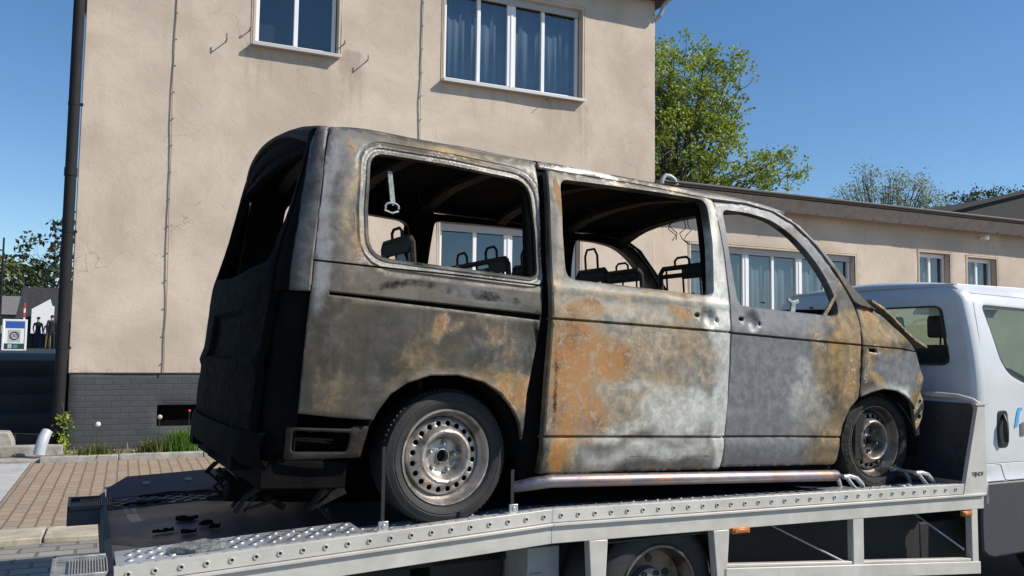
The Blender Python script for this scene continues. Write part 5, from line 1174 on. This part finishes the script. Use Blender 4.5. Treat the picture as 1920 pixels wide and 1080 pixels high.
# spoiler over the rear window
sp_ = MB()
def spo(u, v):
    y = .16+(VW-.32)*v; e = 4*v*(1-v); a = pi*(u*1.5-.35)
    return Vector((-.575-.105*e**.38-.030*cos(a)*e**.3, y, 1.375+.036*sin(a)*(.4+.6*e**.5)+.085*e**.45))
sp_.grid(spo, 12, 24); vb(sp_, 'spoiler', M['soot'], solid=.012)
rp = MB(); rp.grid(lambda u, v: Vector(roof_pt(0, v))-OFF+Vector((-.115*u*(4*v*(1-v)+1e-6)**.4, 0, -.10*u**2*(1-.75*(4*v*(1-v))**.6)-.015*u*u)), 3, 24); vb(rp, 'roof_rear_edge', M['soot2'], solid=.02)
bp_ = MB(); path_ = [(-.68, VW-.01), (-.77, VW-.06), (-.84, VW-.20), (-.875, VW-.45), (-.885, .9), (-.875, .42), (-.85, .20), (-.81, .10), (-.78, .05)]
def bumpf(u, v):
    k = u*8; i = min(7, int(k)); t = k-i; a, c = path_[i], path_[i+1]; q = 2*pi*v; return Vector((a[0]+(c[0]-a[0])*t+.03*cos(q), a[1]+(c[1]-a[1])*t, .02+.07*sin(q)-(.02 if cos(q) > 0 else 0)))
bp_.grid(bumpf, 32, 10)
bp_.box(-.88, -.70, .28, .40, -.10, .05).box(-.88, -.70, VW-.40, VW-.28, -.10, .05)
vb(bp_, 'bumper_beam', M['soot'], .006)
bk = MB(); 
hole_ = rounded([(-.70, .01), (-.445, .012), (-.435, .095), (-.70, .10)], .018, 4)
panel('bumper_bracket', rounded([(-.735, -.025), (-.385, -.012), (-.355, .125), (-.42, .125), (-.44, .112), (-.735, .115)], .01), [hole_], van, M['soot2'], near_surf(-.03), None, .03, [], [], .01, None)
for i in range(26):
    tl = MB(); a = random.Random(i); p = Vector((-.82+a.uniform(-.05, .35), a.uniform(.1, 1.2), -.16+a.uniform(-.10, .04))); tl.tube([p, p+Vector((a.uniform(-.08, .08), a.uniform(-.08, .08), a.uniform(-.1, .03))), p+Vector((a.uniform(-.12, .12), a.uniform(-.1, .1), a.uniform(-.12, .0)))], a.uniform(.006, .022), 6)
    vb(tl, 'hanging_fragment', M['soot2'])

# --- near side small parts
pb = MB(); pb.tube([(.40, -.01, -.155), (.46, -.06, -.135), (.56, -.085, -.118), (1.2, -.085, -.117), (2.46, -.085, -.117), (2.54, -.07, -.118), (2.56, -.03, -.118)], [.026, .030, .032, .032, .032, .032, .026], 16)
vb(pb, 'side_tube', M['chrome'])
mbk = MB(); mbk.prism([(2.60, .84), (2.745, .90), (2.70, .99), (2.63, 1.06), (2.60, 1.02), (2.615, .9)], 'y', .0, .018)
mbk.prism([(2.48, .83), (2.515, .83), (2.60, .955), (2.59, .975)], 'y', -.01, .004).tube([(2.64, -.003, 1.0), (2.64, .02, 1.0)], .012, 8)
vb(mbk, 'mirror_bracket', M['rusty'], .002)
mc = MB(); mc.prism([(2.22, .83), (2.26, .83), (2.262, .885), (2.29, .89), (2.285, .915), (2.24, .90), (2.20, .915), (2.195, .90), (2.228, .885)], 'y', .0, .012); vb(mc, 'window_clip', M['greybar'], .002)
bs = MB()
bpts = [(2.92, .950), (3.05, .905), (3.16, .850), (3.26, .790), (3.37, .735), (3.50, .690)]
for (a, b_) in zip(bpts, bpts[1:]):
    bs.prism([(a[0], a[1]), (b_[0], b_[1]), (b_[0], b_[1]+.017), (a[0], a[1]+.017)], 'y', -.01+.06*(a[0]-2.9), .10)
vb(bs, 'bonnet_edge', M['tanned'], .002); bs = MB()
def bonf(u, v):
    x = 2.84+.56*u; z = .885-.02*u-.23*u**1.25+.02*sin(pi*v)+.01; return Vector((x, .10+(VW-.20)*v, z))
bs.grid(bonf, 10, 16); vb(bs, 'bonnet', M['soot2'], solid=.012)
sl_ = MB(); sl_.grid(lambda u, v: Vector((2.90+.56*u, .04+.05*u+.02*v, .94-.02*u-.245*u**1.15-(.05+.07*u)*v)), 8, 1); vb(sl_, 'bonnet_gap_shade', M['soot'], solid=.01)  # black sheet added so the gap under the bonnet edge looks shaded
fb = MB(); fb.prism(rounded([(3.36, .34), (3.44, .41), (3.49, .33), (3.475, .24), (3.44, .185), (3.45, .12), (3.42, .11), (3.40, .18), (3.39, .25)], .012, 3), 'y', .03, .055)
vb(fb, 'front_bracket', M['tanned'], .003)
fb = MB().tube([(3.445, .026, .34), (3.445, .03, .34)], .010, 10).tube([(3.44, .026, .24), (3.44, .03, .24)], .013, 10); vb(fb, 'bracket_bolt_hole', M['soot'])
ff = MB(); ff.box(3.33, 3.40, .14, VW-.14, .30, .42).box(3.33, 3.38, .14, VW-.14, .0, .08).box(3.3, 3.36, .2, .26, .0, .6).box(3.3, 3.36, VW-.26, VW-.2, .0, .6).box(2.95, 3.3, .5, 1.3, .0, .6).box(3.32, 3.46, .13, .30, .14, .42).box(2.86, 2.95, .06, VW-.06, -.05, .70)
vb(ff, 'front_crossmember', M['soot2'], .01)
dsh = MB(); dsh.tube([(2.58, .1, .66), (2.55, .9, .68), (2.58, VW-.1, .66)], .03, 10).box(2.6, 2.9, .08, VW-.08, .3, .68).tube([(2.35, 1.32, .80), (2.62, 1.32, .62)], .025, 8)
vb(dsh, 'dashboard_frame', M['soot2'], .01)
sw = MB(); n_ = 20
sw.tube([Vector((2.34+.07*cos(2*pi*k/n_)*1., 1.32+.19*sin(2*pi*k/n_), .82+.17*cos(2*pi*k/n_))) for k in range(n_+1)], .011, 6).tube([(2.34, 1.14, .82), (2.34, 1.5, .82)], .01, 6); vb(sw, 'steering_wheel', M['seat'])
hs = MB(); hs.prism([(-.297, 1.315), (-.274, 1.315), (-.247, 1.165), (-.258, 1.15), (-.272, 1.165)], 'y', .13, .136)
hs.tube([(-.262+.034*cos(a)*1., .133, 1.145+.020*sin(a)) for a in np.linspace(-.4, pi+.4, 10)]+[(-.297, .133, 1.125), (-.26, .133, 1.115), (-.228, .133, 1.128)], .006, 6)
vb(hs, 'belt_anchor', M['greybar'], .001)
def seat(x, y, w, hoops, tilt=.12, zt_=.97, plates=()):
    b = MB(); P = lambda dy, z: (x-tilt*(z-.3), y+dy, z)
    b.tube([P(-w/2, .0), P(-w/2, zt_-.03), P(-w/2+.03, zt_), P(w/2-.03, zt_), P(w/2, zt_-.03), P(w/2, .0)], .016, 8)
    b.tube([P(-w/2, zt_-.05), P(w/2, zt_-.05)], .015, 8).tube([P(-w/2, zt_-.22), P(w/2, zt_-.22)], .010, 6)
    for k in np.linspace(-w/2+.06, w/2-.06, max(2, int(w/.14))): b.tube([P(k, zt_), P(k, .35)], .007, 6)
    b.box(x-.02, x+.42, y-w/2, y+w/2, .22, .26).box(x, x+.05, y-w/2, y-w/2+.05, -.03, .24).box(x+.33, x+.38, y+w/2-.05, y+w/2, -.03, .24)
    for (h, hw, hh) in hoops: b.tube([P(h-hw, zt_), P(h-hw, zt_+hh*.7), P(h-hw*.6, zt_+hh), P(h+hw*.6, zt_+hh), P(h+hw, zt_+hh*.7), P(h+hw, zt_)], .008, 8)
    for k0, k1 in plates:
        q = [P(k0, zt_-.0), P(k1, zt_+.0), P(k1, zt_-.075), P(k0, zt_-.075)]; b.prism([(q_[1], q_[2]) for q_ in q], 'x', x-tilt*.65-.02, x-tilt*.65+.0)
    return vb(b, 'seat_frame', M['seat'])
seat(1.90, .50, .44, [(0, .07, .06)], zt_=1.10, plates=[(-.2, .0)]); seat(2.02, 1.30, .44, [(0, .07, .06)], zt_=1.14, plates=[(-.2, .2)])
seat(1.52, .95, .34, [(0, .07, .14)], zt_=1.07, plates=[(-.15, .15)])
seat(.68, .95, .80, [(-.2, .07, .08), (.2, .07, .08)], zt_=1.03, plates=[(-.4, -.2)]); seat(.98, .85, .36, [(0, .07, .10)], zt_=1.04, plates=[(-.18, .18)])
seat(.0, .50, .42, [(0., .07, .06)], zt_=1.045, plates=[(-.2, .2)]); seat(-.10, 1.3, .75, [(-.15, .06, .08), (.2, .06, .08)], zt_=.98, plates=[(-.1, .3)])
gb = MB(); gb.prism([(-.06, 1.06), (-.02, 1.045), (.03, .93), (-.03, .92)], 'y', .62, .65); vb(gb, 'seat_bracket', M['greybar'], .003)

# --- wheels
def wheel(centre_x, far, m_rim, m_tyre, cz=0., squash=0., rot=0.):
    """wheel pack in the van's frame; y = 0 is the outer rim edge"""
    sgn = -1 if far else 1; yc = VW-.05 if far else .05
    MX = Matrix.Translation(Vector((centre_x, yc, cz))+OFF) @ (Matrix.Scale(-1, 4, (0, 1, 0)) if far else Matrix.Identity(4)) @ Matrix.Rotation(rot, 4, 'Y')
    root = bpy.data.objects.new('wheel', None); link(root, van); root.location = Vector((centre_x, yc, cz))+OFF; root.scale = (1.012, 1, 1.012)
    L = (Matrix.Scale(-1, 4, (0, 1, 0)) if far else Matrix.Identity(4)) @ Matrix.Rotation(rot, 4, 'Y')
    rd = random.Random(int(centre_x*10)+far)
    ty = MB(); prof = [(.222, .012), (.228, -.004), (.240, -.014), (.258, -.019), (.263, -.016), (.267, -.019), (.284, -.015), (.295, -.008), (.298, -.008), (.305, .004), (.3115, .020), (.3135, .034), (.3135, .170), (.308, .19), (.28, .205), (.25, .205), (.222, .195)]
    ty.lathe(prof, (0, 0, 0), 96)
    for v in ty.bm.verts:
        a = math.atan2(v.co.z, v.co.x); r = math.hypot(v.co.x, v.co.z)
        if m_tyre is M['rubber_burnt']:
            k = noise.noise((v.co.x*14, v.co.y*14, v.co.z*14))*.012*(1 if r > .25 else 0); v.co.x += k*cos(a); v.co.z += k*sin(a); v.co.y += k*.8
        if squash and v.co.z < -.3135+squash: v.co.y += (-.02 if v.co.y < .1 else .02)*1.; v.co.z = -.3135+squash+(v.co.z+.3135-squash)*.1
    for k in range(80):
        a = 2*pi*k/80
        if squash and sin(-a) < 0: pass
        ty.box(-.0045, .0045, .014, .055, .3085, .3145, Matrix.Rotation(a, 4, 'Y') @ Matrix.Rotation(.35, 4, 'Z')) if not (squash) else None
    bmesh.ops.transform(ty.bm, matrix=L, verts=ty.bm.verts)
    t = ty.build('tyre', m_tyre, root)
    rm = MB(); rm.lathe([(.2225, .016), (.2245, .004), (.220, -.004), (.214, -.003), (.209, .006), (.205, .030), (.196, .046), (.190, .050), (.184, .062), (.182, .095), (.18, .18)], (0, 0, 0), 96)
    bmesh.ops.transform(rm.bm, matrix=L, verts=rm.bm.verts); ro_ = rm.build('rim', m_rim, root)
    # pressed disc with round vent holes
    circ = lambda cx, cz, r, n: [(cx+r*cos(2*pi*k/n), cz+r*sin(2*pi*k/n)) for k in range(n)]
    holes = [circ(0, 0, .030, 20)]+[circ(.1545*cos(2*pi*k/20), .1545*sin(2*pi*k/20), .0132, 10) for k in range(20)]
    pr_ = [(0, .052), (.034, .052), (.037, .046), (.040, .052), (.078, .056), (.084, .050), (.089, .038), (.097, .018), (.106, .004), (.114, -.002), (.124, .0), (.133, .012), (.139, .028), (.143, .036), (.166, .038), (.176, .046), (.184, .064)]
    def dsurf(u, v, d): return L @ Vector((u, np.interp(math.hypot(u, v), [p[0] for p in pr_], [p[1] for p in pr_])-d, v))
    panel('wheel_disc', circ(0, 0, .184, 64), holes, ro_, m_rim, dsurf, None, .009, [], [], .006, None, .0015, .001)
    bo = MB()
    for k in range(5):
        a = 2*pi*(k+.25)/5; bo.lathe([(.011, .054), (.0115, .036), (.009, .032), (.005, .034), (0, .036)], (.064*cos(a), 0, .064*sin(a)), 10)
    bo.lathe([(.034, .056), (.034, .045), (.031, .044), (.029, .06), (.029, .085)], (0, 0, 0), 24)
    bmesh.ops.transform(bo.bm, matrix=L, verts=bo.bm.verts); bo.build('wheel_bolts', M['greybar'] if m_rim is M['rim'] else M['rim_dark'], ro_)
    hb_ = MB().lathe([(.0, .10), (.15, .10), (.15, .12)], (0, 0, 0), 24); bmesh.ops.transform(hb_.bm, matrix=L, verts=hb_.bm.verts); hb_.build('brake_disc', M['soot2'], root)
    return root
# hub heights follow the tilted body frame
wheel(.058, False, M['rim'], M['rubber'], cz=-.018, rot=.1); wheel(0., True, M['rim_dark'], M['rubber'])
wheel(3.035, False, M['rim_dark'], M['rubber_burnt'], cz=.075, squash=.03, rot=.5); wheel(2.998, True, M['rim_dark'], M['rubber_burnt'], cz=.102, squash=.02)

# burnt wiring hanging in the cabin
for k in range(12):
    rr = random.Random(100+k); x = rr.uniform(-.4, 2.2); y = rr.uniform(.25, 1.6); z0 = 1.52; L = rr.uniform(.06, .26)
    b = MB(); pts = [(x+.03*sin(i*1.7+k)*i/5, y+.02*cos(i*2.1+k)*i/5, z0-L*i/6) for i in range(7)]; b.tube(pts, .003, 4); vb(b, 'burnt_wire', M['seat'])
for k in range(16):
    rr = random.Random(300+k); x = rr.uniform(-.35, 2.5); y = side(x, .88)+rr.uniform(.0, .03); b = MB(); h_ = rr.uniform(.006, .018); w_ = rr.uniform(.008, .03)
    b.prism([(x-w_, .868), (x+w_*.8, .866), (x+w_*.5, .868+h_*.6), (x, .868+h_), (x-w_*.6, .868+h_*.5)], 'y', y, y+.02)
    if not (.47 < x < .62 or 1.56 < x < 1.80): vb(b, 'charred_residue', M['soot2'])
    else: b.bm.free()
